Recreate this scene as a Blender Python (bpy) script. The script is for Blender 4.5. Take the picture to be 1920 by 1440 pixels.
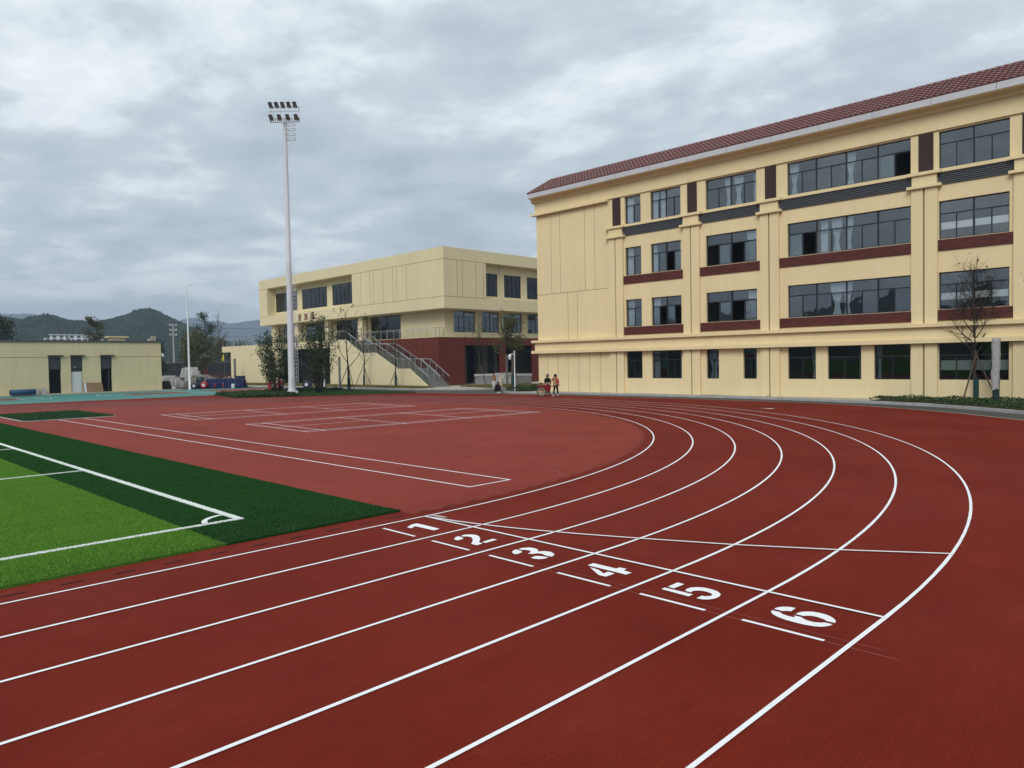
import bpy, bmesh, math, random
import numpy as np
from mathutils import Vector, Matrix
random.seed(7)
for o in list(bpy.data.objects):
    bpy.data.objects.remove(o)
SC = bpy.context.scene
COL = SC.collection
R = math.radians

# ------------------------------------------------------------------ camera
cam_d = bpy.data.cameras.new('camera')
cam = bpy.data.objects.new('camera', cam_d)
COL.objects.link(cam)
SC.camera = cam
YAW, PITCH, ROLL = 0.781853, -0.031653, -0.0177
fw = Vector((math.cos(YAW)*math.cos(PITCH), math.sin(YAW)*math.cos(PITCH), math.sin(PITCH)))
r0 = fw.cross(Vector((0, 0, 1))).normalized()
u0 = r0.cross(fw)
rt = r0*math.cos(ROLL)+u0*math.sin(ROLL)
up = -r0*math.sin(ROLL)+u0*math.cos(ROLL)
CAM = Vector((-7.655, -9.765, 2.62))
m = Matrix.Identity(4)
for i in range(3):
    m[i][0], m[i][1], m[i][2], m[i][3] = rt[i], up[i], -fw[i], CAM[i]
cam.matrix_world = m
cam_d.sensor_width = 36
cam_d.lens = 1366.8/1920*36
cam_d.clip_start = 0.05
cam_d.clip_end = 12000

# ------------------------------------------------------------------ world, sun, exposure
SUN_EL, SUN_AZ = 40.0, 203.0           # azimuth measured from +X towards +Y
W = bpy.data.worlds.new('World')
SC.world = W
W.use_nodes = True
nt = W.node_tree
N = nt.nodes
K = nt.links.new
bg = N['Background']
bg.inputs['Strength'].default_value = 0.1
sky = N.new('ShaderNodeTexSky')
sky.sky_type = 'NISHITA'
sky.sun_disc = False
sky.sun_elevation = R(SUN_EL)
sky.sun_rotation = R(90-SUN_AZ)
tc = N.new('ShaderNodeTexCoord')
sep = N.new('ShaderNodeSeparateXYZ')
K(tc.outputs['Generated'], sep.inputs[0])
def wmath(op, a, b=None, c=None):
    n = N.new('ShaderNodeMath'); n.operation = op
    for i, v in enumerate((a, b, c)):
        if v is None: continue
        if isinstance(v, (int, float)): n.inputs[i].default_value = v
        else: K(v, n.inputs[i])
    return n.outputs[0]
zc = wmath('ADD', wmath('MAXIMUM', sep.outputs[2], 0.0), 0.13)
cmb = N.new('ShaderNodeCombineXYZ')
K(wmath('DIVIDE', sep.outputs[0], zc), cmb.inputs[0])
K(wmath('DIVIDE', sep.outputs[1], zc), cmb.inputs[1])
def wnoise(scale, detail, rough, off, dist=0.0, sx=1.0, sy=1.0, rz=0.0):
    mp = N.new('ShaderNodeMapping')
    mp.inputs['Location'].default_value = off
    mp.inputs['Rotation'].default_value = (0, 0, rz)
    mp.inputs['Scale'].default_value = (sx, sy, 1)
    K(cmb.outputs[0], mp.inputs[0])
    n = N.new('ShaderNodeTexNoise')
    n.inputs['Scale'].default_value = scale
    n.inputs['Detail'].default_value = detail
    n.inputs['Roughness'].default_value = rough
    n.inputs['Distortion'].default_value = dist
    K(mp.outputs[0], n.inputs['Vector'])
    return n.outputs[0]
big = wnoise(0.42, 3, 0.5, (3.1, 1.7, 0), 0.1)
mid = wnoise(1.7, 9, 0.60, (0.4, 5.2, 0), 0.12, 1.0, 0.85, R(45))
fine = wnoise(5.5, 9, 0.62, (8.3, 2.2, 0), 0.2, 1.0, 0.8, R(40))
dens = wmath('ADD', wmath('ADD', wmath('MULTIPLY', big, 0.55), wmath('MULTIPLY', mid, 0.55)), wmath('MULTIPLY', fine, 0.24))
rp = N.new('ShaderNodeValToRGB')
el = rp.color_ramp.elements
el[0].position = 0.54; el[0].color = (0.99, 1.02, 1.03, 1)
el[1].position = 0.81; el[1].color = (0.44, 0.50, 0.555, 1)
e = el.new(0.615); e.color = (0.83, 0.885, 0.91, 1)
e = el.new(0.685); e.color = (0.60, 0.67, 0.715, 1)
K(dens, rp.inputs[0])
cs = N.new('ShaderNodeVectorMath'); cs.operation = 'SCALE'
CLOUD = 8.7
cs.inputs['Scale'].default_value = CLOUD
K(rp.outputs[0], cs.inputs[0])
# pale milky air low above the horizon, the same all the way round
mx0 = N.new('ShaderNodeMix'); mx0.data_type = 'RGBA'
hz = wmath('POWER', wmath('SUBTRACT', 1.0, wmath('MINIMUM', wmath('MAXIMUM', sep.outputs[2], 0.0), 1.0)), 14.0)
K(wmath('MULTIPLY', hz, 0.55), mx0.inputs[0])
K(cs.outputs[0], mx0.inputs[6])
mx0.inputs[7].default_value = (7.8, 8.2, 8.2, 1)
mx = N.new('ShaderNodeMix'); mx.data_type = 'RGBA'
mx.inputs[0].default_value = 0.94
K(sky.outputs[0], mx.inputs[6])
K(mx0.outputs[2], mx.inputs[7])
K(mx.outputs[2], bg.inputs['Color'])

sun_d = bpy.data.lights.new('sun', 'SUN')
sun_d.energy = 1.5
sun_d.angle = R(28)
sun_d.color = (1.0, 0.965, 0.91)
sun = bpy.data.objects.new('sun', sun_d)
COL.objects.link(sun)
sd = Vector((math.cos(R(SUN_EL))*math.cos(R(SUN_AZ)), math.cos(R(SUN_EL))*math.sin(R(SUN_AZ)), math.sin(R(SUN_EL))))
sun.rotation_euler = sd.to_track_quat('Z', 'Y').to_euler()

vs = SC.view_settings
vs.view_transform = 'Standard'
vs.look = 'None'
vs.gamma = 1
vs.exposure = 0.42
vs.use_curve_mapping = False

# ------------------------------------------------------------------ materials
MATS = {}
def mat(name, col, rough=0.85, spec=0.3, metal=0.0, streak=0.0, var=0.0, vscale=3.0, bump=0.0, bscale=60.0, dark=None, dscale=1.0, damt=0.0, stretch=(1, 1, 1), sheen=0.0):
    """Principled material with world-space noise for tone variation, blotches and relief."""
    if name in MATS: return MATS[name]
    M = bpy.data.materials.new(name)
    M.use_nodes = True
    t = M.node_tree
    b = t.nodes['Principled BSDF']
    L = t.links.new
    b.inputs['Roughness'].default_value = rough
    b.inputs['Specular IOR Level'].default_value = spec
    b.inputs['Metallic'].default_value = metal
    if sheen: b.inputs['Sheen Weight'].default_value = sheen
    c = (*col, 1)
    b.inputs['Base Color'].default_value = c
    if var or damt or bump:
        g = t.nodes.new('ShaderNodeNewGeometry')
        mp = t.nodes.new('ShaderNodeMapping')
        mp.inputs['Scale'].default_value = stretch
        L(g.outputs['Position'], mp.inputs[0])
        pos = mp.outputs[0]
    out = None
    if var:
        n = t.nodes.new('ShaderNodeTexNoise'); n.inputs['Scale'].default_value = vscale
        n.inputs['Detail'].default_value = 6; n.inputs['Roughness'].default_value = 0.62
        L(pos, n.inputs['Vector'])
        mr = t.nodes.new('ShaderNodeMapRange')
        mr.inputs[1].default_value = 0.25; mr.inputs[2].default_value = 0.75
        mr.inputs[3].default_value = 1-var; mr.inputs[4].default_value = 1+var
        L(n.outputs[0], mr.inputs[0])
        vm = t.nodes.new('ShaderNodeVectorMath'); vm.operation = 'SCALE'
        vm.inputs[0].default_value = col
        L(mr.outputs[0], vm.inputs['Scale'])
        out = vm.outputs[0]
    if streak:                      # rain runs: blotches drawn out vertically
        m3 = t.nodes.new('ShaderNodeMapping'); m3.inputs['Scale'].default_value = (1.0, 1.0, 0.07)
        L(g.outputs['Position'], m3.inputs[0])
        n = t.nodes.new('ShaderNodeTexNoise'); n.inputs['Scale'].default_value = 2.6
        n.inputs['Detail'].default_value = 7; n.inputs['Roughness'].default_value = 0.7
        L(m3.outputs[0], n.inputs['Vector'])
        mr = t.nodes.new('ShaderNodeMapRange')
        mr.inputs[1].default_value = 0.46; mr.inputs[2].default_value = 0.74
        mr.inputs[3].default_value = 1.0; mr.inputs[4].default_value = 1-streak
        L(n.outputs[0], mr.inputs[0])
        v3 = t.nodes.new('ShaderNodeVectorMath'); v3.operation = 'SCALE'
        L(out, v3.inputs[0]); L(mr.outputs[0], v3.inputs['Scale'])
        out = v3.outputs[0]
    if damt:
        n = t.nodes.new('ShaderNodeTexNoise'); n.inputs['Scale'].default_value = dscale
        n.inputs['Detail'].default_value = 7; n.inputs['Roughness'].default_value = 0.65
        L(pos, n.inputs['Vector'])
        mr = t.nodes.new('ShaderNodeMapRange')
        mr.inputs[1].default_value = 0.48; mr.inputs[2].default_value = 0.78
        mr.inputs[3].default_value = 0; mr.inputs[4].default_value = damt
        L(n.outputs[0], mr.inputs[0])
        mxn = t.nodes.new('ShaderNodeMix'); mxn.data_type = 'RGBA'
        L(mr.outputs[0], mxn.inputs[0])
        if out: L(out, mxn.inputs[6])
        else: mxn.inputs[6].default_value = c
        mxn.inputs[7].default_value = (*dark, 1)
        out = mxn.outputs[2]
    if out: L(out, b.inputs['Base Color'])
    if bump:
        n = t.nodes.new('ShaderNodeTexNoise'); n.inputs['Scale'].default_value = bscale
        n.inputs['Detail'].default_value = 3
        L(pos, n.inputs['Vector'])
        bn = t.nodes.new('ShaderNodeBump'); bn.inputs['Strength'].default_value = bump
        bn.inputs['Distance'].default_value = 0.02
        L(n.outputs[0], bn.inputs['Height'])
        L(bn.outputs[0], b.inputs['Normal'])
    MATS[name] = M
    return M

def leaf_mat(name, col, var=0.35):
    """Leaf colour that differs from leaf to leaf."""
    if name in MATS: return MATS[name]
    M = bpy.data.materials.new(name); M.use_nodes = True
    t = M.node_tree; b = t.nodes['Principled BSDF']; L = t.links.new
    b.inputs['Roughness'].default_value = 0.6
    b.inputs['Specular IOR Level'].default_value = 0.25
    g = t.nodes.new('ShaderNodeNewGeometry')
    mr = t.nodes.new('ShaderNodeMapRange')
    mr.inputs[3].default_value = 1-var; mr.inputs[4].default_value = 1+var
    L(g.outputs['Random Per Island'], mr.inputs[0])
    vm = t.nodes.new('ShaderNodeVectorMath'); vm.operation = 'SCALE'; vm.inputs[0].default_value = col
    L(mr.outputs[0], vm.inputs['Scale'])
    L(vm.outputs[0], b.inputs['Base Color'])
    MATS[name] = M
    return M

def glass_mat(name, tint, refl, rough=0.01):
    M = bpy.data.materials.new(name); M.use_nodes = True
    t = M.node_tree; L = t.links.new
    for n in list(t.nodes): t.nodes.remove(n)
    o = t.nodes.new('ShaderNodeOutputMaterial')
    tr = t.nodes.new('ShaderNodeBsdfTransparent'); tr.inputs[0].default_value = (*tint, 1)
    gl = t.nodes.new('ShaderNodeBsdfGlossy'); gl.inputs['Roughness'].default_value = rough
    gl.inputs['Color'].default_value = (0.93, 0.96, 0.97, 1)
    lw = t.nodes.new('ShaderNodeLayerWeight'); lw.inputs[0].default_value = 0.5
    fr = t.nodes.new('ShaderNodeMath'); fr.operation = 'POWER'; fr.inputs[1].default_value = 5.0
    L(lw.outputs['Facing'], fr.inputs[0])
    ad = t.nodes.new('ShaderNodeMath'); ad.operation = 'ADD'; ad.inputs[1].default_value = refl
    ad.use_clamp = True
    L(fr.outputs[0], ad.inputs[0])
    # slight waviness of float glass
    g = t.nodes.new('ShaderNodeNewGeometry')
    nz = t.nodes.new('ShaderNodeTexNoise'); nz.inputs['Scale'].default_value = 0.9
    L(g.outputs['Position'], nz.inputs['Vector'])
    bp = t.nodes.new('ShaderNodeBump'); bp.inputs['Strength'].default_value = 0.12; bp.inputs['Distance'].default_value = 0.05
    L(nz.outputs[0], bp.inputs['Height']); L(bp.outputs[0], gl.inputs['Normal'])
    mx = t.nodes.new('ShaderNodeMixShader')
    L(ad.outputs[0], mx.inputs[0]); L(tr.outputs[0], mx.inputs[1]); L(gl.outputs[0], mx.inputs[2])
    L(mx.outputs[0], o.inputs[0])
    MATS[name] = M
    return M

# rubber surfaces: streaky rolled granulate
def rubber_mat(name, col, pale, spec, ang):
    M = bpy.data.materials.new(name); M.use_nodes = True
    t = M.node_tree; b = t.nodes['Principled BSDF']; L = t.links.new
    b.inputs['Roughness'].default_value = 0.75
    b.inputs['Specular IOR Level'].default_value = spec
    g = t.nodes.new('ShaderNodeNewGeometry')
    def noise(scale, detail, rough, sc=(1, 1, 1), rz=0):
        mp = t.nodes.new('ShaderNodeMapping'); mp.inputs['Scale'].default_value = sc
        mp.inputs['Rotation'].default_value = (0, 0, rz)
        L(g.outputs['Position'], mp.inputs[0])
        n = t.nodes.new('ShaderNodeTexNoise'); n.inputs['Scale'].default_value = scale
        n.inputs['Detail'].default_value = detail; n.inputs['Roughness'].default_value = rough
        L(mp.outputs[0], n.inputs['Vector'])
        return n.outputs[0]
    def rng(x, a, bb, lo, hi):
        mr = t.nodes.new('ShaderNodeMapRange')
        for i, v in enumerate((a, bb, lo, hi)): mr.inputs[i+1].default_value = v
        L(x, mr.inputs[0]); return mr.outputs[0]
    def mul(a, c):
        q = t.nodes.new('ShaderNodeMath'); q.operation = 'MULTIPLY'; L(a, q.inputs[0])
        if isinstance(c, float): q.inputs[1].default_value = c
        else: L(c, q.inputs[1])
        return q.outputs[0]
    # coordinates that follow the lanes: distance from the bend's centre line and distance run
    sx = t.nodes.new('ShaderNodeSeparateXYZ'); L(g.outputs['Position'], sx.inputs[0])
    def m_(op, a, c=None):
        q = t.nodes.new('ShaderNodeMath'); q.operation = op
        for i, v in enumerate((a, c)):
            if v is None: continue
            if isinstance(v, (int, float)): q.inputs[i].default_value = v
            else: L(v, q.inputs[i])
        return q.outputs[0]
    xp = m_('MAXIMUM', sx.outputs[0], 0.0); dy = m_('SUBTRACT', 22.74, sx.outputs[1])
    rad_ = m_('SQRT', m_('ADD', m_('MULTIPLY', xp, xp), m_('MULTIPLY', dy, dy)))
    run_ = m_('ADD', m_('MINIMUM', sx.outputs[0], 0.0), m_('MULTIPLY', m_('ARCTAN2', xp, dy), 26.0))
    cv = t.nodes.new('ShaderNodeCombineXYZ'); L(run_, cv.inputs[0]); L(rad_, cv.inputs[1])
    def lane_noise(scale, detail, rough, sc):
        mp = t.nodes.new('ShaderNodeMapping'); mp.inputs['Scale'].default_value = sc
        L(cv.outputs[0], mp.inputs[0])
        n = t.nodes.new('ShaderNodeTexNoise'); n.inputs['Scale'].default_value = scale
        n.inputs['Detail'].default_value = detail; n.inputs['Roughness'].default_value = rough
        L(mp.outputs[0], n.inputs['Vector'])
        return n.outputs[0]
    ribs = rng(lane_noise(30, 3, 0.6, (0.12, 1.0, 1)), 0.25, 0.75, 0.88, 1.12)
    bands = rng(lane_noise(1.6, 4, 0.6, (0.10, 1.0, 1)), 0.3, 0.7, 0.95, 1.05)
    grain = mul(mul(ribs, bands), rng(noise(75, 3, 0.75), 0.25, 0.75, 0.50, 1.50))
    streak = rng(noise(3.0, 5, 0.65, (0.5, 1.5, 1), ang), 0.25, 0.75, 0.94, 1.06)
    patch = rng(noise(0.35, 6, 0.62), 0.3, 0.7, 0.88, 1.12)
    sc = mul(mul(grain, streak), patch)
    mxn = t.nodes.new('ShaderNodeMix'); mxn.data_type = 'RGBA'
    L(rng(noise(0.22, 8, 0.68), 0.42, 0.72, 0.0, 0.9), mxn.inputs[0])
    mxn.inputs[6].default_value = (*col, 1); mxn.inputs[7].default_value = (*pale, 1)
    vm = t.nodes.new('ShaderNodeVectorMath'); vm.operation = 'SCALE'
    L(mxn.outputs[2], vm.inputs[0]); L(sc, vm.inputs['Scale'])
    # white scuffs
    sf = rng(noise(2.1, 8, 0.7, (1, 3, 1), 0.4), 0.72, 0.80, 0.0, 0.35)
    mx2 = t.nodes.new('ShaderNodeMix'); mx2.data_type = 'RGBA'
    L(sf, mx2.inputs[0]); L(vm.outputs[0], mx2.inputs[6]); mx2.inputs[7].default_value = (0.45, 0.33, 0.3, 1)
    L(mx2.outputs[2], b.inputs['Base Color'])
    bn = t.nodes.new('ShaderNodeBump'); bn.inputs['Strength'].default_value = 0.35; bn.inputs['Distance'].default_value = 0.006
    L(noise(170, 2, 0.6), bn.inputs['Height']); L(bn.outputs[0], b.inputs['Normal'])
    MATS[name] = M
    return M

M_track = rubber_mat('track_rubber', (0.148, 0.0150, 0.0072), (0.172, 0.024, 0.0150), 0.05, 0.0)
M_infield = rubber_mat('infield_rubber', (0.212, 0.033, 0.0205), (0.240, 0.043, 0.029), 0.08, 0.5)
M_teal = rubber_mat('court_teal', (0.035, 0.175, 0.155), (0.045, 0.20, 0.18), 0.3, 0.2)
M_white = mat('line_paint', (0.85, 0.85, 0.86), 0.7, 0.3, var=0.05, vscale=24, dark=(0.60, 0.52, 0.50), dscale=7.0, damt=0.30, bump=0.3, bscale=160)
M_chalk = mat('chalk_mark', (0.27, 0.095, 0.075), 0.9, 0.1)
M_slot = mat('drain_slot', (0.012, 0.008, 0.008), 0.8, 0.2)
M_yellow = mat('yellow_render', (0.78, 0.645, 0.380), 0.9, 0.2, streak=0.065, var=0.05, vscale=0.9, dark=(0.56, 0.44, 0.24), dscale=0.45, damt=0.30, stretch=(1, 1, 0.45), bump=0.25, bscale=45)
M_ygym = mat('pale_yellow_render', (0.72, 0.625, 0.395), 0.9, 0.2, streak=0.06, var=0.05, vscale=0.7, dark=(0.52, 0.43, 0.25), dscale=0.35, damt=0.28, stretch=(1, 1, 0.45), bump=0.2, bscale=40)
M_ystore = mat('store_yellow_render', (0.66, 0.570, 0.345), 0.92, 0.2, streak=0.10, var=0.07, vscale=0.6, dark=(0.48, 0.40, 0.25), dscale=0.3, damt=0.5, bump=0.2, bscale=40)
M_groove = mat('groove_shadow_gap', (0.30, 0.23, 0.12), 0.95, 0.1)
M_frame = mat('dark_aluminium', (0.022, 0.027, 0.033), 0.45, 0.5, metal=0.3)
M_glass = glass_mat('window_glass', (0.84, 0.87, 0.87), 0.105)
M_glass_dark = glass_mat('dark_glass', (0.62, 0.66, 0.66), 0.045)
M_balus = glass_mat('balustrade_glass', (0.90, 0.92, 0.90), 0.04)
M_curtain = mat('curtain_cloth', (0.50, 0.56, 0.64), 0.95, 0.1, var=0.08, vscale=5)
M_curtain_dk = mat('blue_curtain_cloth', (0.10, 0.17, 0.30), 0.95, 0.1, var=0.1, vscale=5)
M_film = mat('white_film', (0.78, 0.80, 0.80), 0.8, 0.2)
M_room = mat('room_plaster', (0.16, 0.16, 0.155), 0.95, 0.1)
M_slab = mat('slab_concrete', (0.22, 0.22, 0.21), 0.95, 0.1)
M_brown = mat('brown_panel', (0.043, 0.022, 0.021), 0.75, 0.3, var=0.12, vscale=4)
M_louver = mat('dark_louver', (0.075, 0.082, 0.090), 0.6, 0.4)
M_brick = leaf_mat('dark_red_brick', (0.105, 0.028, 0.022), 0.22)
M_mortar = mat('brick_mortar', (0.035, 0.016, 0.014), 0.95, 0.1)
M_tile = mat('roof_tile', (0.185, 0.080, 0.074), 0.55, 0.4, var=0.16, vscale=2.6)
M_alu = mat('gutter_aluminium', (0.52, 0.53, 0.55), 0.55, 0.4, var=0.05, vscale=1.0, dark=(0.33, 0.33, 0.34), dscale=1.2, damt=0.25)
M_red = mat('red_stone_panel', (0.125, 0.022, 0.012), 0.7, 0.3, var=0.14, vscale=1.6, bump=0.15, bscale=30)
M_redgap = mat('panel_joint', (0.03, 0.008, 0.006), 0.95, 0.1)
M_steel = mat('brushed_steel', (0.55, 0.57, 0.58), 0.35, 0.5, metal=0.85)
M_pole = mat('galvanised_white', (0.62, 0.64, 0.68), 0.5, 0.4, var=0.07, vscale=1.5, stretch=(1, 1, 0.3))
M_whitepole = mat('white_pole_paint', (0.72, 0.75, 0.77), 0.45, 0.4, var=0.04, vscale=2)
M_lampgrey = mat('lamp_housing', (0.085, 0.078, 0.078), 0.5, 0.4)
M_post = mat('grey_post', (0.15, 0.15, 0.145), 0.7, 0.3, var=0.12, vscale=3)
M_wrap = mat('grey_plastic_wrap', (0.36, 0.345, 0.34), 0.5, 0.4, var=0.14, vscale=6, bump=0.5, bscale=14)
M_dkgreen = mat('dark_green_post', (0.012, 0.03, 0.03), 0.6, 0.4)
M_asphalt = mat('asphalt', (0.070, 0.068, 0.060), 0.9, 0.25, var=0.15, vscale=0.9, dark=(0.12, 0.11, 0.09), dscale=0.35, damt=0.6, bump=0.5, bscale=120)
M_concrete = mat('concrete_paving', (0.42, 0.38, 0.31), 0.95, 0.2, var=0.13, vscale=1.4, dark=(0.27, 0.24, 0.2), dscale=0.8, damt=0.5, bump=0.3, bscale=60)
M_kerb = mat('kerb_stone', (0.36, 0.36, 0.35), 0.9, 0.2, var=0.16, vscale=1.7, dark=(0.2, 0.2, 0.19), dscale=2.0, damt=0.5)
M_ground = mat('earth_ground', (0.075, 0.085, 0.045), 0.95, 0.1, var=0.3, vscale=0.05, dark=(0.12, 0.10, 0.07), dscale=0.02, damt=0.7)
M_soil = mat('bed_soil', (0.05, 0.045, 0.025), 0.95, 0.1, var=0.3, vscale=3)
M_lawn = mat('lawn_base', (0.022, 0.055, 0.014), 0.95, 0.1, var=0.25, vscale=1.2)
M_bark = mat('bark', (0.050, 0.040, 0.030), 0.95, 0.1, var=0.3, vscale=9, bump=0.6, bscale=40)
M_bark_pale = mat('pale_bark', (0.11, 0.085, 0.06), 0.95, 0.1, var=0.3, vscale=9)
M_stake = mat('stake_wood', (0.10, 0.075, 0.055), 0.9, 0.15, var=0.25, vscale=8)
M_band = mat('green_trunk_wrap', (0.012, 0.055, 0.05), 0.8, 0.2, var=0.3, vscale=20)
M_hill = None

# ------------------------------------------------------------------ mesh helpers
class MB:
    def __init__(s): s.v = []; s.f = []
    def add(s, vs, fs):
        o = len(s.v); s.v.extend(vs); s.f.extend([tuple(i+o for i in f) for f in fs]); return s
    def box(s, x0, x1, y0, y1, z0, z1):
        if x0 > x1: x0, x1 = x1, x0
        if y0 > y1: y0, y1 = y1, y0
        if z0 > z1: z0, z1 = z1, z0
        return s.add([(x0, y0, z0), (x1, y0, z0), (x1, y1, z0), (x0, y1, z0), (x0, y0, z1), (x1, y0, z1), (x1, y1, z1), (x0, y1, z1)],
                     [(0, 3, 2, 1), (4, 5, 6, 7), (0, 1, 5, 4), (1, 2, 6, 5), (2, 3, 7, 6), (3, 0, 4, 7)])
    def bbox(s, x0, x1, y0, y1, z0, z1, b=0.01):
        """box with chamfered vertical and top edges"""
        if x0 > x1: x0, x1 = x1, x0
        if y0 > y1: y0, y1 = y1, y0
        lo = [(x0+b, y0), (x1-b, y0), (x1, y0+b), (x1, y1-b), (x1-b, y1), (x0+b, y1), (x0, y1-b), (x0, y0+b)]
        cx, cy = (x0+x1)/2, (y0+y1)/2
        top = [(x+(b if x < cx else -b)*.7, y+(b if y < cy else -b)*.7) for x, y in lo]
        vs = [(x, y, z0) for x, y in lo]+[(x, y, z1-b) for x, y in lo]+[(x, y, z1) for x, y in top]
        fs = [tuple(range(7, -1, -1)), tuple(range(16, 24))]
        for a in (0, 8):
            for i in range(8):
                j = (i+1) % 8
                fs.append((a+i, a+j, a+8+j, a+8+i))
        return s.add(vs, fs)
    def prism(s, poly, z0, z1):
        n = len(poly)
        vs = [(x, y, z0) for x, y in poly]+[(x, y, z1) for x, y in poly]
        fs = [tuple(range(n-1, -1, -1)), tuple(range(n, 2*n))]
        for i in range(n):
            j = (i+1) % n; fs.append((i, j, n+j, n+i))
        return s.add(vs, fs)
    def extr(s, prof, ax, a0, a1):
        """profile in the plane across axis ax ('x': (y,z), 'y': (x,z)) swept from a0 to a1"""
        n = len(prof)
        f = (lambda p, a: (a, p[0], p[1])) if ax == 'x' else (lambda p, a: (p[0], a, p[1]))
        vs = [f(p, a0) for p in prof]+[f(p, a1) for p in prof]
        fs = [tuple(range(n-1, -1, -1)), tuple(range(n, 2*n))]
        for i in range(n):
            j = (i+1) % n; fs.append((i, j, n+j, n+i))
        return s.add(vs, fs)
    def sheet(s, poly, z):
        n = len(poly); return s.add([(x, y, z) for x, y in poly], [tuple(range(n))])
    def ribbon(s, pts, w, z, closed=False, jit=0.0):
        """flat strip of width w along a polyline of (x,y)"""
        P = [Vector((p[0], p[1])) for p in pts]; n = len(P); vs = []
        for i in range(n):
            if closed: d = P[(i+1) % n]-P[i-1]
            else: d = P[min(i+1, n-1)]-P[max(i-1, 0)]
            d.normalize(); q = Vector((-d.y, d.x))*w/2*(1+random.uniform(-jit, jit))
            vs += [(P[i].x+q.x, P[i].y+q.y, z), (P[i].x-q.x, P[i].y-q.y, z)]
        fs = [(2*i+1, 2*i+3, 2*i+2, 2*i) for i in range(n-1)]
        if closed: fs.append((2*n-1, 1, 0, 2*n-2))
        return s.add(vs, fs)
    def tube(s, pts, rad, sides=6, caps=True):
        P = [Vector(p) for p in pts]; n = len(P)
        if not isinstance(rad, (list, tuple)): rad = [rad]*n
        ref = None; rings = []
        vs = []
        for i in range(n):
            d = (P[min(i+1, n-1)]-P[max(i-1, 0)])
            if d.length < 1e-9: d = Vector((0, 0, 1))
            d.normalize()
            if ref is None or abs(ref.dot(d)) > 0.98:
                ref = Vector((1, 0, 0)) if abs(d.x) < 0.9 else Vector((0, 1, 0))
            a = (ref-d*ref.dot(d)).normalized(); b = d.cross(a); ref = a
            for k in range(sides):
                t = 2*math.pi*k/sides
                vs.append(tuple(P[i]+(a*math.cos(t)+b*math.sin(t))*rad[i]))
        fs = []
        for i in range(n-1):
            for k in range(sides):
                q = (k+1) % sides
                fs.append((i*sides+k, i*sides+q, (i+1)*sides+q, (i+1)*sides+k))
        if caps:
            fs.append(tuple(range(sides-1, -1, -1))); fs.append(tuple((n-1)*sides+k for k in range(sides)))
        return s.add(vs, fs)
    def lathe(s, c, prof, sides=16):
        """prof: list of (radius, z) turned about the vertical through c"""
        n = len(prof); vs = []
        for r, z in prof:
            for k in range(sides):
                t = 2*math.pi*k/sides; vs.append((c[0]+r*math.cos(t), c[1]+r*math.sin(t), c[2]+z))
        fs = []
        for i in range(n-1):
            for k in range(sides):
                q = (k+1) % sides; fs.append((i*sides+k, i*sides+q, (i+1)*sides+q, (i+1)*sides+k))
        fs.append(tuple(range(sides-1, -1, -1))); fs.append(tuple((n-1)*sides+k for k in range(sides)))
        return s.add(vs, fs)
    def build(s, name, m=None, parent=None, smooth=False):
        me = bpy.data.meshes.new(name)
        me.from_pydata(s.v, [], s.f); me.update()
        if m: me.materials.append(m)
        if smooth:
            me.polygons.foreach_set('use_smooth', [True]*len(me.polygons))
        o = bpy.data.objects.new(name, me); COL.objects.link(o)
        if parent: o.parent = parent
        return o

def tag(o, label=None, cat=None, group=None, kind=None):
    if label: o['label'] = label
    if cat: o['category'] = cat
    if group: o['group'] = group
    if kind: o['kind'] = kind
    return o
def thing(name, label, cat, loc=(0, 0, 0), rz=0.0, group=None):
    o = bpy.data.objects.new(name, None); COL.objects.link(o)
    o.location = loc; o.rotation_euler = (0, 0, rz); o.empty_display_size = 0.2
    return tag(o, label, cat, group)
def inst(src, parent, loc=(0, 0, 0), rz=0.0, name=None, scale=None):
    c = src.copy(); COL.objects.link(c); c.parent = parent; c.location = loc; c.rotation_euler = (0, 0, rz)
    if scale: c.scale = scale
    if name: c.name = name
    return c
def copy_tree(o, parent=None):
    c = o.copy(); COL.objects.link(c); c.parent = parent
    for ch in o.children: copy_tree(ch, c)
    return c
def struct(o, label=None): return tag(o, label, kind='structure')

def quads_mesh(name, V, m, parent=None):
    """V: (n,4,3) array of loose quads"""
    V = np.asarray(V, dtype=np.float32); n = len(V)
    me = bpy.data.meshes.new(name)
    me.vertices.add(n*4); me.vertices.foreach_set('co', V.reshape(-1))
    me.loops.add(n*4); me.loops.foreach_set('vertex_index', np.arange(n*4, dtype=np.int32))
    me.polygons.add(n); me.polygons.foreach_set('loop_start', np.arange(0, n*4, 4, dtype=np.int32))
    me.polygons.foreach_set('loop_total', np.full(n, 4, dtype=np.int32))
    me.update(); me.validate()
    if m: me.materials.append(m)
    o = bpy.data.objects.new(name, me); COL.objects.link(o)
    if parent: o.parent = parent
    return o
RNG = np.random.default_rng(11)
def leaf_quads(C, size, droop=0.3):
    """diamond leaves at the centres C with random orientation"""
    n = len(C); C = np.asarray(C)
    d = RNG.normal(size=(n, 3)); d[:, 2] -= droop; d /= np.linalg.norm(d, axis=1)[:, None]
    e = RNG.normal(size=(n, 3)); e -= d*(e*d).sum(1)[:, None]; e /= np.linalg.norm(e, axis=1)[:, None]
    L = (size*RNG.uniform(0.6, 1.35, n))[:, None]; Wd = L*RNG.uniform(0.28, 0.45, n)[:, None]
    return np.stack([C-d*L*.5, C+e*Wd, C+d*L*.5, C-e*Wd], axis=1)
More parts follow.
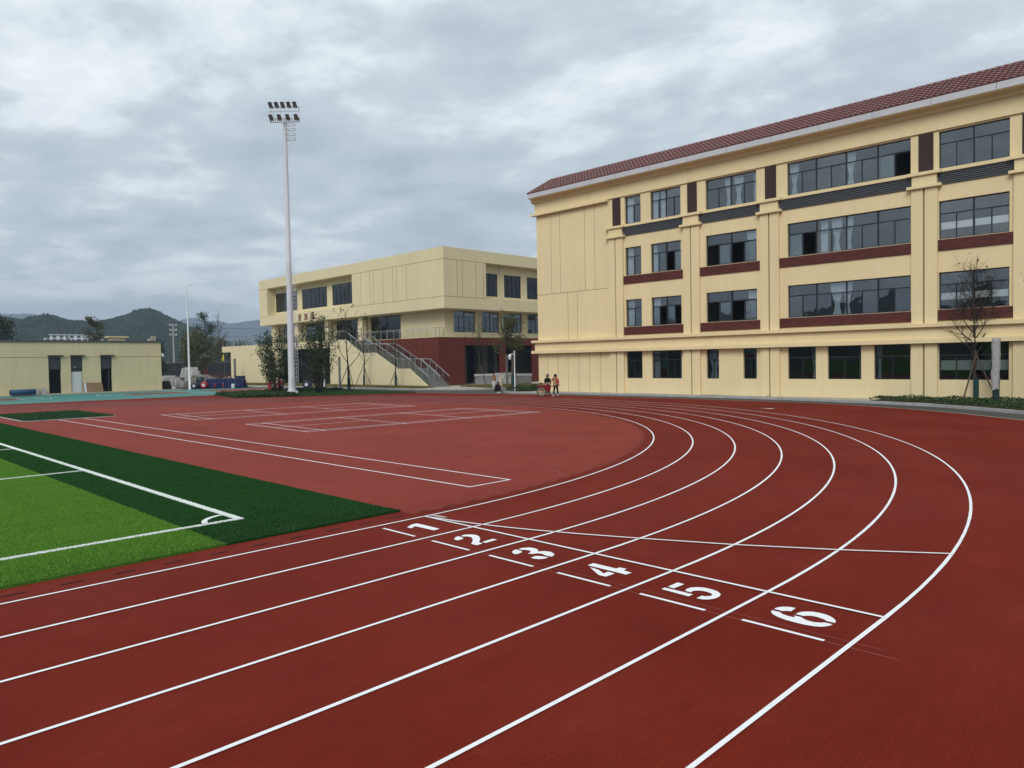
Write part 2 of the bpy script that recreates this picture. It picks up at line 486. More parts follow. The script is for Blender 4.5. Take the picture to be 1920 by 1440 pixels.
def blade_quads(P, h, w, lean=0.35):
    n = len(P); a = RNG.uniform(0, 2*math.pi, n)
    s = np.stack([np.cos(a), np.sin(a), np.zeros(n)], 1)*(w*RNG.uniform(.6, 1.3, n))[:, None]
    t = RNG.normal(size=(n, 3))*lean; t[:, 2] = 1; t *= (h*RNG.uniform(.55, 1.3, n))[:, None]
    return np.stack([P-s, P+s, P+t+s*.25, P+t-s*.25], axis=1)
def in_poly(pts, poly):
    x, y = pts[:, 0], pts[:, 1]; r = np.zeros(len(pts), bool); n = len(poly)
    for i in range(n):
        x1, y1 = poly[i]; x2, y2 = poly[(i+1) % n]
        c = ((y1 > y) != (y2 > y)) & (x < (x2-x1)*(y-y1)/((y2-y1) if y2 != y1 else 1e-9)+x1)
        r ^= c
    return r
def scatter(poly, n):
    p = np.array(poly); lo, hi = p.min(0), p.max(0); out = []
    tot = 0
    while tot < n:
        q = RNG.uniform(lo, hi, (n*2, 2)); q = q[in_poly(q, poly)]; out.append(q); tot += len(q)
    q = np.concatenate(out)[:n]
    return np.concatenate([q, np.zeros((n, 1))], 1)

# ================================================================== GROUND AND TRACK
LW = 1.22
RAD = 22.74
g = MB().sheet([(-4000, -4000), (4000, -4000), (4000, 4000), (-4000, 4000)], -0.05).build('ground', M_ground)
struct(g)
rd = MB().sheet([(18, -45), (140, -45), (140, 128), (-20, 128), (-20, 76.6), (18, 76.6)], -0.014).build('road', M_asphalt)
struct(rd)
edge = [(14.5, -15.5), (19.5, -10.6), (23.2, -6.9), (25.92, -4.03), (28.47, -1.29), (30.28, 1.36), (31.9, 4.46), (32.75, 7.61), (33.3, 14.69), (33.5, 23.62), (32.7, 33.99), (31.75, 39.77), (31.3, 40.66)]
isl_edge = []
for k in range(9):          # arc of the island edge running back along the outside of the bend
    t = k/8
    a = math.atan2(40.66-RAD, 31.3)*(1-t)+math.atan2(48.45-RAD, 18.9)*t
    rr = 36.0*(1-t)**2+31.2*(1-(1-t)**2)
    isl_edge.append((rr*math.cos(a), RAD+rr*math.sin(a)))
red = edge+isl_edge[1:]+[(20.05, 55.75), (20.05, 56.0), (-75, 56.0), (-75, -26), (4, -26)]
trk = MB().sheet(red, 0.0).build('running_track', M_track)
struct(trk)
MB().ribbon(edge, 0.10, 0.004).build('track_edging', M_concrete, trk)

def line_path(k, n=150):
    rr = RAD+k*LW; pts = [(-72+i*3.6, -k*LW) for i in range(20)]
    for i in range(n+1):
        a = -math.pi/2+math.pi*i/n; pts.append((rr*math.cos(a), RAD+rr*math.sin(a)))
    pts += [(-3.6*i, 2*RAD+k*LW) for i in range(1, 21)]
    return pts
for k in range(7):
    MB().ribbon(line_path(k), 0.043, 0.008, jit=.09).build('lane_line', M_white, trk)
MB().box(-0.022, 0.022, -6*LW, 0.0, 0.0125, 0.0135).build('finish_line', M_white, trk)
MB().ribbon([(0.0, -0.12), (0.09, -0.72), (0.19, -1.21), (0.31, -1.66), (0.46, -2.13), (0.74, -2.87), (1.06, -3.62), (1.62, -4.84), (2.28, -6.03), (3.02, -7.18)], 0.042, 0.0175).build('curved_start_line', M_white, trk)
for k in range(6):
    y0 = -k*LW-0.2
    MB().box(-0.995, -0.95, y0, y0-0.81, 0.0045, 0.0055).build('start_tick', M_white, trk)
MB().box(-0.984, -0.974, -0.15, -7.75, 0.0018, 0.0026).build('chalk_line', M_chalk, trk)
MB().box(-0.845, -0.838, -0.15, -7.6, 0.0018, 0.0026).build('chalk_line', M_chalk, trk)
# small handwritten note beside the finish line
sm = MB()
for i in range(9):
    x = 0.12+0.018*(i % 3); y = -0.02-0.035*i
    sm.add([(x, y, .004), (x+.09, y-.012, .004), (x+.088, y-.026, .004), (x+.004, y-.016, .004)], [(0, 3, 2, 1)])
    sm.add([(x+.03, y+.005, .0045), (x+.045, y+.004, .0045), (x+.05, y-.03, .0045), (x+.036, y-.03, .0045)], [(0, 3, 2, 1)])
sm.build('chalk_note', M_white, trk)
DIG = {'1': [[(-0.689, -0.441), (-0.535, -0.344), (-0.414, -0.333), (-0.406, -0.497), (-0.415, -0.916), (-0.545, -0.936), (-0.553, -0.476), (-0.687, -0.55)]], '2': [[(-0.683, -1.578), (-0.613, -1.529), (-0.545, -1.514), (-0.555, -1.613), (-0.586, -1.68), (-0.644, -1.696), (-0.718, -1.7), (-0.723, -1.644)], [(-0.502, -1.527), (-0.432, -1.512), (-0.366, -1.551), (-0.318, -1.635), (-0.338, -1.744), (-0.429, -1.873), (-0.525, -1.965), (-0.595, -2.023), (-0.594, -2.107), (-0.725, -2.124), (-0.727, -2.002), (-0.616, -1.909), (-0.526, -1.813), (-0.458, -1.71), (-0.464, -1.635), (-0.513, -1.578)], [(-0.548, -2.038), (-0.315, -2.021), (-0.307, -2.107), (-0.549, -2.121)]], '3': [[(-0.661, -2.764), (-0.6, -2.72), (-0.527, -2.704), (-0.531, -2.799), (-0.569, -2.87), (-0.638, -2.882), (-0.704, -2.885), (-0.704, -2.829)], [(-0.482, -2.709), (-0.4, -2.721), (-0.319, -2.784), (-0.309, -2.885), (-0.345, -2.961), (-0.403, -3.005), (-0.327, -3.063), (-0.305, -3.163), (-0.36, -3.27), (-0.437, -3.319), (-0.48, -3.319), (-0.487, -3.234), (-0.458, -3.129), (-0.477, -3.067), (-0.549, -3.041), (-0.575, -2.978), (-0.49, -2.961), (-0.444, -2.888), (-0.456, -2.816), (-0.494, -2.784)], [(-0.695, -3.148), (-0.589, -3.144), (-0.552, -3.215), (-0.529, -3.317), (-0.613, -3.322), (-0.681, -3.282), (-0.707, -3.215)]], '4': [[(-0.484, -3.943), (-0.358, -3.936), (-0.363, -4.3), (-0.295, -4.305), (-0.29, -4.407), (-0.371, -4.419), (-0.383, -4.549), (-0.495, -4.544), (-0.488, -4.393)], [(-0.534, -4.018), (-0.54, -4.098), (-0.55, -4.168), (-0.633, -4.31), (-0.535, -4.307), (-0.548, -4.416), (-0.722, -4.412), (-0.721, -4.301)]], '5': [[(-0.558, -5.178), (-0.35, -5.174), (-0.357, -5.268), (-0.571, -5.262)], [(-0.684, -5.17), (-0.612, -5.174), (-0.612, -5.535), (-0.705, -5.532)], [(-0.564, -5.402), (-0.489, -5.379), (-0.417, -5.387), (-0.36, -5.433), (-0.32, -5.501), (-0.318, -5.595), (-0.339, -5.678), (-0.404, -5.757), (-0.498, -5.788), (-0.583, -5.782), (-0.656, -5.748), (-0.691, -5.704), (-0.703, -5.629), (-0.589, -5.629), (-0.583, -5.663), (-0.551, -5.694), (-0.513, -5.707), (-0.479, -5.696), (-0.447, -5.651), (-0.431, -5.587), (-0.442, -5.532), (-0.478, -5.486), (-0.525, -5.469), (-0.564, -5.484)]], '6': [[(-0.473, -6.397), (-0.406, -6.403), (-0.344, -6.439), (-0.307, -6.492), (-0.299, -6.552), (-0.425, -6.558), (-0.44, -6.52), (-0.477, -6.489)], [(-0.525, -6.398), (-0.525, -6.487), (-0.558, -6.52), (-0.569, -6.562), (-0.58, -6.608), (-0.574, -6.664), (-0.527, -6.631), (-0.523, -6.706), (-0.557, -6.746), (-0.576, -6.798), (-0.578, -6.853), (-0.549, -6.905), (-0.517, -6.933), (-0.515, -7.012), (-0.577, -7.003), (-0.648, -6.964), (-0.682, -6.906), (-0.704, -6.818), (-0.706, -6.725), (-0.698, -6.62), (-0.67, -6.525), (-0.631, -6.46), (-0.581, -6.418)], [(-0.475, -6.624), (-0.392, -6.635), (-0.337, -6.668), (-0.294, -6.722), (-0.28, -6.797), (-0.291, -6.872), (-0.334, -6.942), (-0.398, -6.996), (-0.464, -7.014), (-0.464, -6.932), (-0.434, -6.893), (-0.414, -6.821), (-0.421, -6.764), (-0.448, -6.725), (-0.475, -6.711)]]}
for d, polys in DIG.items():
    me = bmesh.new()
    for p in polys:
        vs = [me.verts.new((x, y, 0.0065)) for x, y in p]
        f = me.faces.new(vs)
        f.normal_update()
        if f.normal.z < 0: f.normal_flip()
    bmesh.ops.triangulate(me, faces=me.faces[:])
    msh = bpy.data.meshes.new('lane_number'); me.to_mesh(msh); me.free(); msh.materials.append(M_white)
    o = bpy.data.objects.new('lane_number', msh); COL.objects.link(o); o.parent = trk
    o['label'] = 'white stencilled number %s painted on its lane' % d
slot = MB().box(-0.12, 0.12, -0.016, 0.016, 0.005, 0.0065)
s0 = None
for i in range(34):
    x = -12+0.607*i+0.12
    if x > 0: break
    if s0 is None:
        s0 = slot.build('drain_slot', M_slot, trk); s0.location = (x, 0.32, 0)
    else: inst(s0, trk, (x, 0.32, 0))
rr = RAD-0.37
for i in range(118):
    a = -math.pi/2+(i+0.45)*0.607/rr
    inst(s0, trk, (rr*math.cos(a), RAD+rr*math.sin(a), 0.0), a+math.pi/2)

# infield apron inside the bend
ip = []
for i in range(81):
    a = -math.pi/2+math.pi*i/80; ip.append(((RAD-0.30)*math.cos(a), RAD+(RAD-0.30)*math.sin(a)))
ip[0] = (0.0, 0.30); ip[-1] = (0.0, 2*RAD-0.3)
inf = MB().sheet(ip+[(-0.0, 2*RAD-0.3)], 0.0035).build('infield', M_infield)
struct(inf)
zl = 0.0085
def rect_lines(mb, x0, x1, y0, y1, w=0.045):
    mb.box(x0, x1, y0, y0+w, zl, zl+.001); mb.box(x0, x1, y1-w, y1, zl, zl+.001)
    mb.box(x0, x0+w, y0+w, y1-w, zl, zl+.001); mb.box(x1-w, x1, y0+w, y1-w, zl, zl+.001)
rw = MB(); rw.box(2.42, 2.47, 1.53, 33.15, zl, zl+.001); rw.box(3.60, 3.65, 1.53, 33.15, zl, zl+.001); rw.box(2.47, 3.60, 1.53, 1.58, zl, zl+.001)
rw.build('runway_marking', M_white, inf)
def badminton(x0, y0, skew):
    def q(mb, xa, xb, ya, yb, dz=0.0):
        mb.box(xa, xb, ya, yb, zl+dz, zl+dz+.001)
    mb = MB(); L_, Wd = 12.75, 5.95
    rect_lines(mb, 0, L_, 0, Wd)
    q(mb, .045, L_-.045, .46, .505); q(mb, .045, L_-.045, Wd-.505, Wd-.46)
    m2 = MB()
    for x in (.72, 4.55, L_-4.6, L_-.765): q(m2, x, x+.045, .05, Wd-.05, .003)
    q(m2, .05, 4.55, Wd/2-.02, Wd/2+.02, .006); q(m2, L_-4.55, L_-.05, Wd/2-.02, Wd/2+.02, .006)
    mb.add(m2.v, m2.f)
    o = mb.build('badminton_marking', M_white, inf); o.location = (x0, y0, 0); o.rotation_euler = (0, 0, skew)
badminton(6.74, 15.72, R(-2.6)); badminton(6.70, 26.15, R(-4.2)+R(0.6))
# soft scrape marks on the apron
for x, y, a in ((9.0, 1.9, .9), (5.2, 1.6, 1.1)):
    o = MB().box(-.4, .4, -.012, .012, .0058, .0064).build('scuff_mark', M_chalk, inf); o.location = (x, y, 0); o.rotation_euler = (0, 0, a)

# pale arrow taped on the outer apron
MB().sheet([(27.35, 7.31), (27.06, 6.62), (27.72, 6.65)], 0.005).build('arrow_marking', mat('pale_tape', (0.55, 0.42, 0.33), 0.9), trk)

# ------------------------------------------------------------------ football turf
def turf_mat(name, a, b_):
    M = bpy.data.materials.new(name); M.use_nodes = True
    t = M.node_tree; b = t.nodes['Principled BSDF']; L = t.links.new
    b.inputs['Roughness'].default_value = 1.0; b.inputs['Specular IOR Level'].default_value = 0.0
    gg = t.nodes.new('ShaderNodeNewGeometry')
    def nz(sc, st, rz=0, det=5):
        mp = t.nodes.new('ShaderNodeMapping'); mp.inputs['Scale'].default_value = st; mp.inputs['Rotation'].default_value = (0, 0, rz)
        L(gg.outputs['Position'], mp.inputs[0])
        n = t.nodes.new('ShaderNodeTexNoise'); n.inputs['Scale'].default_value = sc; n.inputs['Detail'].default_value = det; n.inputs['Roughness'].default_value = .65
        L(mp.outputs[0], n.inputs['Vector']); return n.outputs[0]
    ad = t.nodes.new('ShaderNodeMath'); ad.operation = 'MULTIPLY_ADD'; ad.inputs[1].default_value = 0.55
    L(nz(1.4, (0.3, 2.2, 1), 0.06), ad.inputs[0]); 
    m2 = t.nodes.new('ShaderNodeMath'); m2.operation = 'MULTIPLY'; m2.inputs[1].default_value = 0.55
    L(nz(38, (1, 1, 1)), m2.inputs[0]); L(m2.outputs[0], ad.inputs[2])
    rpn = t.nodes.new('ShaderNodeValToRGB'); e = rpn.color_ramp.elements
    e[0].position = .30; e[0].color = (*a, 1); e[1].position = .78; e[1].color = (*b_, 1)
    L(ad.outputs[0], rpn.inputs[0]); L(rpn.outputs[0], b.inputs['Base Color'])
    bn = t.nodes.new('ShaderNodeBump'); bn.inputs['Strength'].default_value = .6; bn.inputs['Distance'].default_value = .02
    L(nz(60, (1, 1, 1)), bn.inputs['Height']); L(bn.outputs[0], b.inputs['Normal'])
    MATS[name] = M; return M
M_tdark = turf_mat('turf_dark', (0.008, 0.034, 0.008), (0.018, 0.070, 0.016))
M_tlight = turf_mat('turf_light', (0.046, 0.118, 0.012), (0.088, 0.205, 0.026))
TY0, TY1 = 0.66, 2*RAD-0.66
td = MB().box(-3.12, 0, TY0, TY1, 0.0, 0.016).build('dark_turf', M_tdark); struct(td)
td['label'] = 'dark green artificial turf strip behind the goal line'
tl = MB()
for a in range(-15, 0):
    pass
tl.box(-75, -3.12, TY0, TY1, 0.0, 0.0155)
tlo = tl.build('light_turf', M_tlight); struct(tlo)
tlo['label'] = 'bright green artificial turf of the football pitch'
M_turfline = mat('turf_line_white', (0.78, 0.82, 0.78), .85, .1, var=.1, vscale=30, bump=.5, bscale=120)
wl = MB()
wl.box(-2.27, -2.15, 2.17, 2*RAD-2.17, .016, .026)
wl.box(-72, -2.27, 2.18, 2.28, .016, .026); wl.box(-72, -2.27, 2*RAD-2.28, 2*RAD-2.18, .016, .026)
for y in (11.05, 18.72, 2*RAD-18.72, 2*RAD-11.05): wl.box(-12 if abs(y-RAD) > 8 else -6.2, -2.27, y-.04, y+.04, .016, .026)
arc = [(-2.21-.55*math.sin(a*math.pi/2/10), 2.23+.55*math.cos(a*math.pi/2/10)) for a in range(1, 10)]
wl.ribbon(arc, .09, .0255)
wlo = wl.build('pitch_line', M_turfline, tlo)
def on_line(p):
    x, y = p[:, 0], p[:, 1]
    a = (np.abs(x+2.21) < .06) & (y > 2.17)
    b = (np.abs(y-2.23) < .05) & (x < -2.2)
    c = ((np.abs(y-11.05) < .04) | (np.abs(y-18.72) < .04)) & (x < -2.2)
    r = np.hypot(x+2.21, y-2.23)
    d = (np.abs(r-.55) < .045) & (x < -2.2) & (y > 2.2)
    return a | b | c | d
nb_ = 230000
P = np.stack([RNG.uniform(-9, 0, nb_), TY0+.01+(TY1-TY0-.02)*RNG.uniform(0, 1, nb_)**2.6, np.zeros(nb_)], 1)
P[:, 2] = .014
w_ = on_line(P); dk = (P[:, 0] > -3.12) & ~w_; lt = (P[:, 0] <= -3.12) & ~w_
M_bd = leaf_mat('turf_blade_dark', (0.0170, 0.070, 0.016), .45); M_bl = leaf_mat('turf_blade_light', (0.096, 0.230, 0.026), .35); M_bw = leaf_mat('turf_blade_white', (0.74, 0.78, 0.74), .12)
tag(quads_mesh('grass_pile', blade_quads(P[dk], .022, .005), M_bd, td), kind='stuff')
tag(quads_mesh('grass_pile', blade_quads(P[lt], .022, .005), M_bl, tlo), kind='stuff')
PW = []
for (x0, x1, y0, y1, n) in ((-2.275, -2.145, 2.17, 18, 9000), (-9, -2.27, 2.175, 2.285, 6000), (-9, -2.27, 11.0, 11.1, 2500), (-6, -2.27, 18.67, 18.77, 1200)):
    q = RNG.uniform((x0, y0, .022), (x1, y1, .023), (n, 3)); PW.append(q)
tag(quads_mesh('line_pile', blade_quads(np.concatenate(PW), .012, .006), M_bw, tlo), kind='stuff')
# turf-covered jump pit
pit = MB().box(0.95, 5.08, 33.22, 40.3, 0.004, 0.07).build('jump_pit_cover', M_tdark); struct(pit)
pit['label'] = 'dark green turf panel covering the long jump pit'
rim = MB()
rim.box(0.87, 0.948, 33.14, 40.38, .0055, .045); rim.box(5.082, 5.16, 33.14, 40.38, .0055, .045); rim.box(.948, 5.082, 33.14, 33.218, .0055, .045); rim.box(.948, 5.082, 40.302, 40.38, .0055, .045)
rim.build('pit_rim', M_kerb, pit)
q = scatter([(0.97, 33.24), (5.06, 33.24), (5.06, 40.28), (0.97, 40.28)], 14000); q[:, 2] = .068
tag(quads_mesh('grass_pile', blade_quads(q, .06, .014), M_bd, pit), kind='stuff')

# ------------------------------------------------------------------ basketball court
bc = MB().sheet([(-75, 56.0), (20.05, 56.0), (24.5, 57.2), (31.2, 60.5), (31.2, 75.0), (-75, 75.0)], -0.004).build('basketball_court', M_teal); struct(bc)
for (x0, x1, y0, y1) in ((1.7, 7.4, 64.9, 68.4), (16.2, 21.8, 64.9, 68.4), (24.6, 31.0, 64.2, 70.2)):
    MB().box(x0, x1, y0, y1, -.003, .001).build('court_key', M_infield, bc)
cl = MB()
def cl_arc(cx, cy, r, a0, a1, n=28): cl.ribbon([(cx+r*math.cos(a0+(a1-a0)*i/n), cy+r*math.sin(a0+(a1-a0)*i/n)) for i in range(n+1)], .06, .0045)
for sx, bx in ((1, 1.7), (-1, 21.8), (1, 22.6)):
    fx = bx+sx*5.7
    cl.box(min(bx, fx), max(bx, fx), 64.87, 64.93, .003, .004); cl.box(min(bx, fx), max(bx, fx), 68.37, 68.43, .003, .004)
    cl.box(fx-.03, fx+.03, 64.87, 68.43, .0055, .0065)
    cl_arc(fx, 66.65, 1.75, (-math.pi/2 if sx > 0 else math.pi/2), (math.pi/2 if sx > 0 else 1.5*math.pi))
    cl_arc(bx+sx*1.3, 66.65, 6.7, (-math.pi/2 if sx > 0 else math.pi/2), (math.pi/2 if sx > 0 else 1.5*math.pi))
    cl.box(bx-.03, bx+.03, 58.4, 74.6, .007, .008)
cl.box(1.7, 21.8, 58.37, 58.43, .009, .0095); cl.box(1.7, 21.8, 74.57, 74.63, .009, .0095)
cl.build('court_marking', M_white, bc)

# ------------------------------------------------------------------ kerbs, footpath, beds, lawns
def kerb(name, pts, label, step=0.99, w=.13, h=.135):
    root = bpy.data.objects.new(name, None); COL.objects.link(root); tag(root, label, kind='structure')
    P_ = [Vector((p[0], p[1])) for p in pts]; d = [0]
    for a, b in zip(P_, P_[1:]): d.append(d[-1]+(b-a).length)
    def at(s):
        for i in range(len(d)-1):
            if s <= d[i+1]+1e-6: return P_[i].lerp(P_[i+1], (s-d[i])/(d[i+1]-d[i]))
        return P_[-1]
    n = max(1, int(d[-1]/step)); st = d[-1]/n; src = None
    for i in range(n):
        a, b = at(i*st), at((i+1)*st); c = (a+b)/2; ang = math.atan2((b-a).y, (b-a).x)
        if src is None:
            src = MB().bbox(-st/2+.006, st/2-.006, -w/2, w/2, -.02, h, .015).build('kerb_stone', M_kerb, root)
            src.location = (c.x, c.y, 0); src.rotation_euler = (0, 0, ang)
        else:
            o = inst(src, root, (c.x, c.y, random.uniform(-.006, .006)), ang+random.uniform(-.006, .006))
    return root
kp = [(23.5, -9.5), (26.6, -6.3), (29.29, -3.46), (30.95, -1.56), (32.6, .9), (33.7, 3.9), (34.8, 9.1), (35.2, 13.0), (35.25, 20.0), (35.2, 28.3), (35.0, 29.6), (34.6, 30.8), (34.35, 31.9), (34.6, 33.0), (35.4, 34.0), (36.6, 34.4), (52, 34.6)]
kerb('kerb', kp, 'pale concrete kerb curving along the foot of the school building')
kerb('kerb', [(31.4, 76.5), (34.9, 69.5), (35.25, 62), (35.3, 50.0), (35.5, 46.2), (36.4, 42.5), (38.2, 39.6), (40.5, 38.8), (56, 38.7)], 'concrete kerb of the road edge in front of the gymnasium')
kin = [(x+.065, y+.065) for x, y in kp]
path = MB().prism([(34.9, 9.1), (35.25, 13.0), (35.31, 20.0), (35.26, 28.3), (35.05, 29.6), (34.68, 30.8), (36.3, 31.0), (52, 31.0), (52, 30.85), (36.38, 30.85), (36.38, 4.4), (33.75, 4.4), (33.8, 4.6)][::-1], -.02, .11).build('footpath', M_concrete); struct(path)
gym_pave = MB().prism([(56, 38.8), (40.5, 38.9), (38.3, 39.7), (36.5, 42.6), (35.6, 46.3), (35.4, 50), (35.35, 62), (35.0, 69.6), (31.6, 76.5), (30, 95), (60, 95), (60, 38.8)], -.02, .095).build('gym_forecourt', M_concrete); struct(gym_pave)
LEAF_HEDGE = leaf_mat('hedge_leaf', (0.030, 0.060, 0.016), .5)
LEAF_LAWN = leaf_mat('lawn_blade', (0.028, 0.075, 0.018), .45)
LEAF_DRY = leaf_mat('dry_grass_blade', (0.17, 0.15, 0.035), .45)
def hedge(name, poly, n, h, size, label, base_z=.12, m=None, soil=True):
    root = MB().prism(poly, -.02, base_z).build(name+'_bed', M_soil); tag(root, label, kind='stuff')
    p = scatter(poly, n)
    nz = 0.72+0.28*np.sin(p[:, 0]*2.3+1.1)*np.sin(p[:, 1]*2.9)+RNG.uniform(-.12, .12, n)
    p[:, 2] = base_z+h*nz*RNG.uniform(0.1, 1, n)**.45
    tag(quads_mesh('foliage', leaf_quads(p, size, .0), m or LEAF_HEDGE, root), kind='stuff')
    return root
hedge('hedge', [(29.5, -3.5), (31.1, -1.55), (32.75, .9), (33.8, 3.9), (34.0, 4.35), (36.3, 4.35), (36.3, -14), (26, -14), (24, -9.4)], 26000, .27, .085, 'low clipped green hedge bed at the foot of the school wall')
hedge('hedge', [(34.7, 31.2), (34.5, 32.1), (34.75, 32.95), (35.5, 33.85), (36.7, 34.25), (51, 34.45), (51, 31.1)], 12000, .42, .10, 'low green hedge bed beside the school corner and camera pole')
island = isl_edge+[(20.05, 55.7), (31.55, 57.0), (31.6, 41.3)]
il = MB().prism(island[::-1], -.02, .05).build('lawn_island', M_lawn); struct(il, 'green planted island between the track bend and the road')
p = scatter(island, 26000); p[:, 2] = .045
tag(quads_mesh('lawn_grass', blade_quads(p, .09, .022), LEAF_LAWN, il), kind='stuff')
hp = isl_edge[5:]+[(20.15, 55.6), (24.0, 55.9), (24.6, 52.0), (23.4, 47.4)]
hedge('hedge', hp, 15000, .30, .11, 'dark green low hedge on the island beside the floodlight mast', .05)
hedge('hedge', [(24.0, 55.9), (31.4, 56.9), (31.45, 52.2), (30.6, 52.0), (30.2, 55.4), (24.6, 54.6)], 9000, .3, .11, 'narrow low hedge along the far side of the island', .05)
dg = MB().prism([(36.0, 46.6), (38.4, 46.9), (38.4, 93.0), (34.0, 93.0), (35.6, 69.9), (35.9, 62)], .0, .11).build('dry_grass_strip', M_soil); tag(dg, 'yellowing grass strip in front of the gymnasium wall', kind='stuff')
p = scatter([(36.0, 46.6), (38.4, 46.9), (38.4, 93.0), (34.0, 93.0), (35.6, 69.9), (35.9, 62)], 26000); p[:, 2] = .1
tag(quads_mesh('grass', blade_quads(p, .17, .03), LEAF_DRY, dg), kind='stuff')
dg2 = MB().prism([(40.0, 40.0), (46.5, 39.6), (47.5, 43.5), (41.0, 46.0)], .0, .12).build('dry_grass_strip', M_soil); tag(dg2, 'yellow-green grass patch beside the gymnasium entrance', kind='stuff')
p = scatter([(40.0, 40.0), (46.5, 39.6), (47.5, 43.5), (41.0, 46.0)], 7000); p[:, 2] = .11
tag(quads_mesh('grass', blade_quads(p, .16, .03), LEAF_DRY, dg2), kind='stuff')

# ================================================================== BUILDING HELPERS
def fp(face, c, u, d, z): return (c+d, u, z) if face == 'X' else (u, c+d, z)
def fbox(mb, face, c, u0, u1, d0, d1, z0, z1):
    if face == 'X': mb.box(c+d0, c+d1, u0, u1, z0, z1)
    else: mb.box(u0, u1, c+d0, c+d1, z0, z1)
    return mb
def wall(mb, face, c, u0, u1, z0, z1, ops, th=.3):
    us = sorted({u0, u1, *[v for o in ops for v in o[:2] if u0 < v < u1]})
    zs = sorted({z0, z1, *[v for o in ops for v in o[2:4] if z0 < v < z1]})
    def q(a, b, c_, d): mb.add([a, b, c_, d], [(0, 1, 2, 3)])
    for i in range(len(us)-1):
        for j in range(len(zs)-1):
            uc, zc_ = (us[i]+us[i+1])/2, (zs[j]+zs[j+1])/2
            if any(o[0] < uc < o[1] and o[2] < zc_ < o[3] for o in ops): continue
            for d in (0, th):
                q(fp(face, c, us[i], d, zs[j]), fp(face, c, us[i+1], d, zs[j]), fp(face, c, us[i+1], d, zs[j+1]), fp(face, c, us[i], d, zs[j+1]))
    for o in list(ops)+[(u0, u1, z0, z1)]:
        a, b, s, t = max(o[0], u0), min(o[1], u1), max(o[2], z0), min(o[3], z1)
        q(fp(face, c, a, 0, s), fp(face, c, a, th, s), fp(face, c, a, th, t), fp(face, c, a, 0, t))
        q(fp(face, c, b, 0, s), fp(face, c, b, th, s), fp(face, c, b, th, t), fp(face, c, b, 0, t))
        q(fp(face, c, a, 0, s), fp(face, c, b, 0, s), fp(face, c, b, th, s), fp(face, c, a, th, s))
        q(fp(face, c, a, 0, t), fp(face, c, b, 0, t), fp(face, c, b, th, t), fp(face, c, a, th, t))
    return mb
def curtain(parent, face, c, ua, ub, z0, z1, d, m, tied=False, label=None):
    nu, nz = 26, 10; vs = []
    for j in range(nz+1):
        t = j/nz; z = z0+(z1-z0)*t
        if tied:
            k = 0.35+0.65*min(1, abs(t-.30)/.45)**1.3
        else: k = 1.0
        uc = (ua+ub)/2
        for i in range(nu+1):
            s = i/nu; u = uc+(ua+(ub-ua)*s-uc)*k
            vs.append(fp(face, c, u, d+.035*math.sin(s*math.pi*2*5+.6*math.sin(3*t))*(1.2 if tied else 1), z))
    fs = []
    for j in range(nz):
        for i in range(nu):
            a = j*(nu+1)+i; fs.append((a, a+1, a+nu+2, a+nu+1))
    mb = MB(); mb.add(vs, fs); return mb.build('curtain', m, parent, smooth=True)
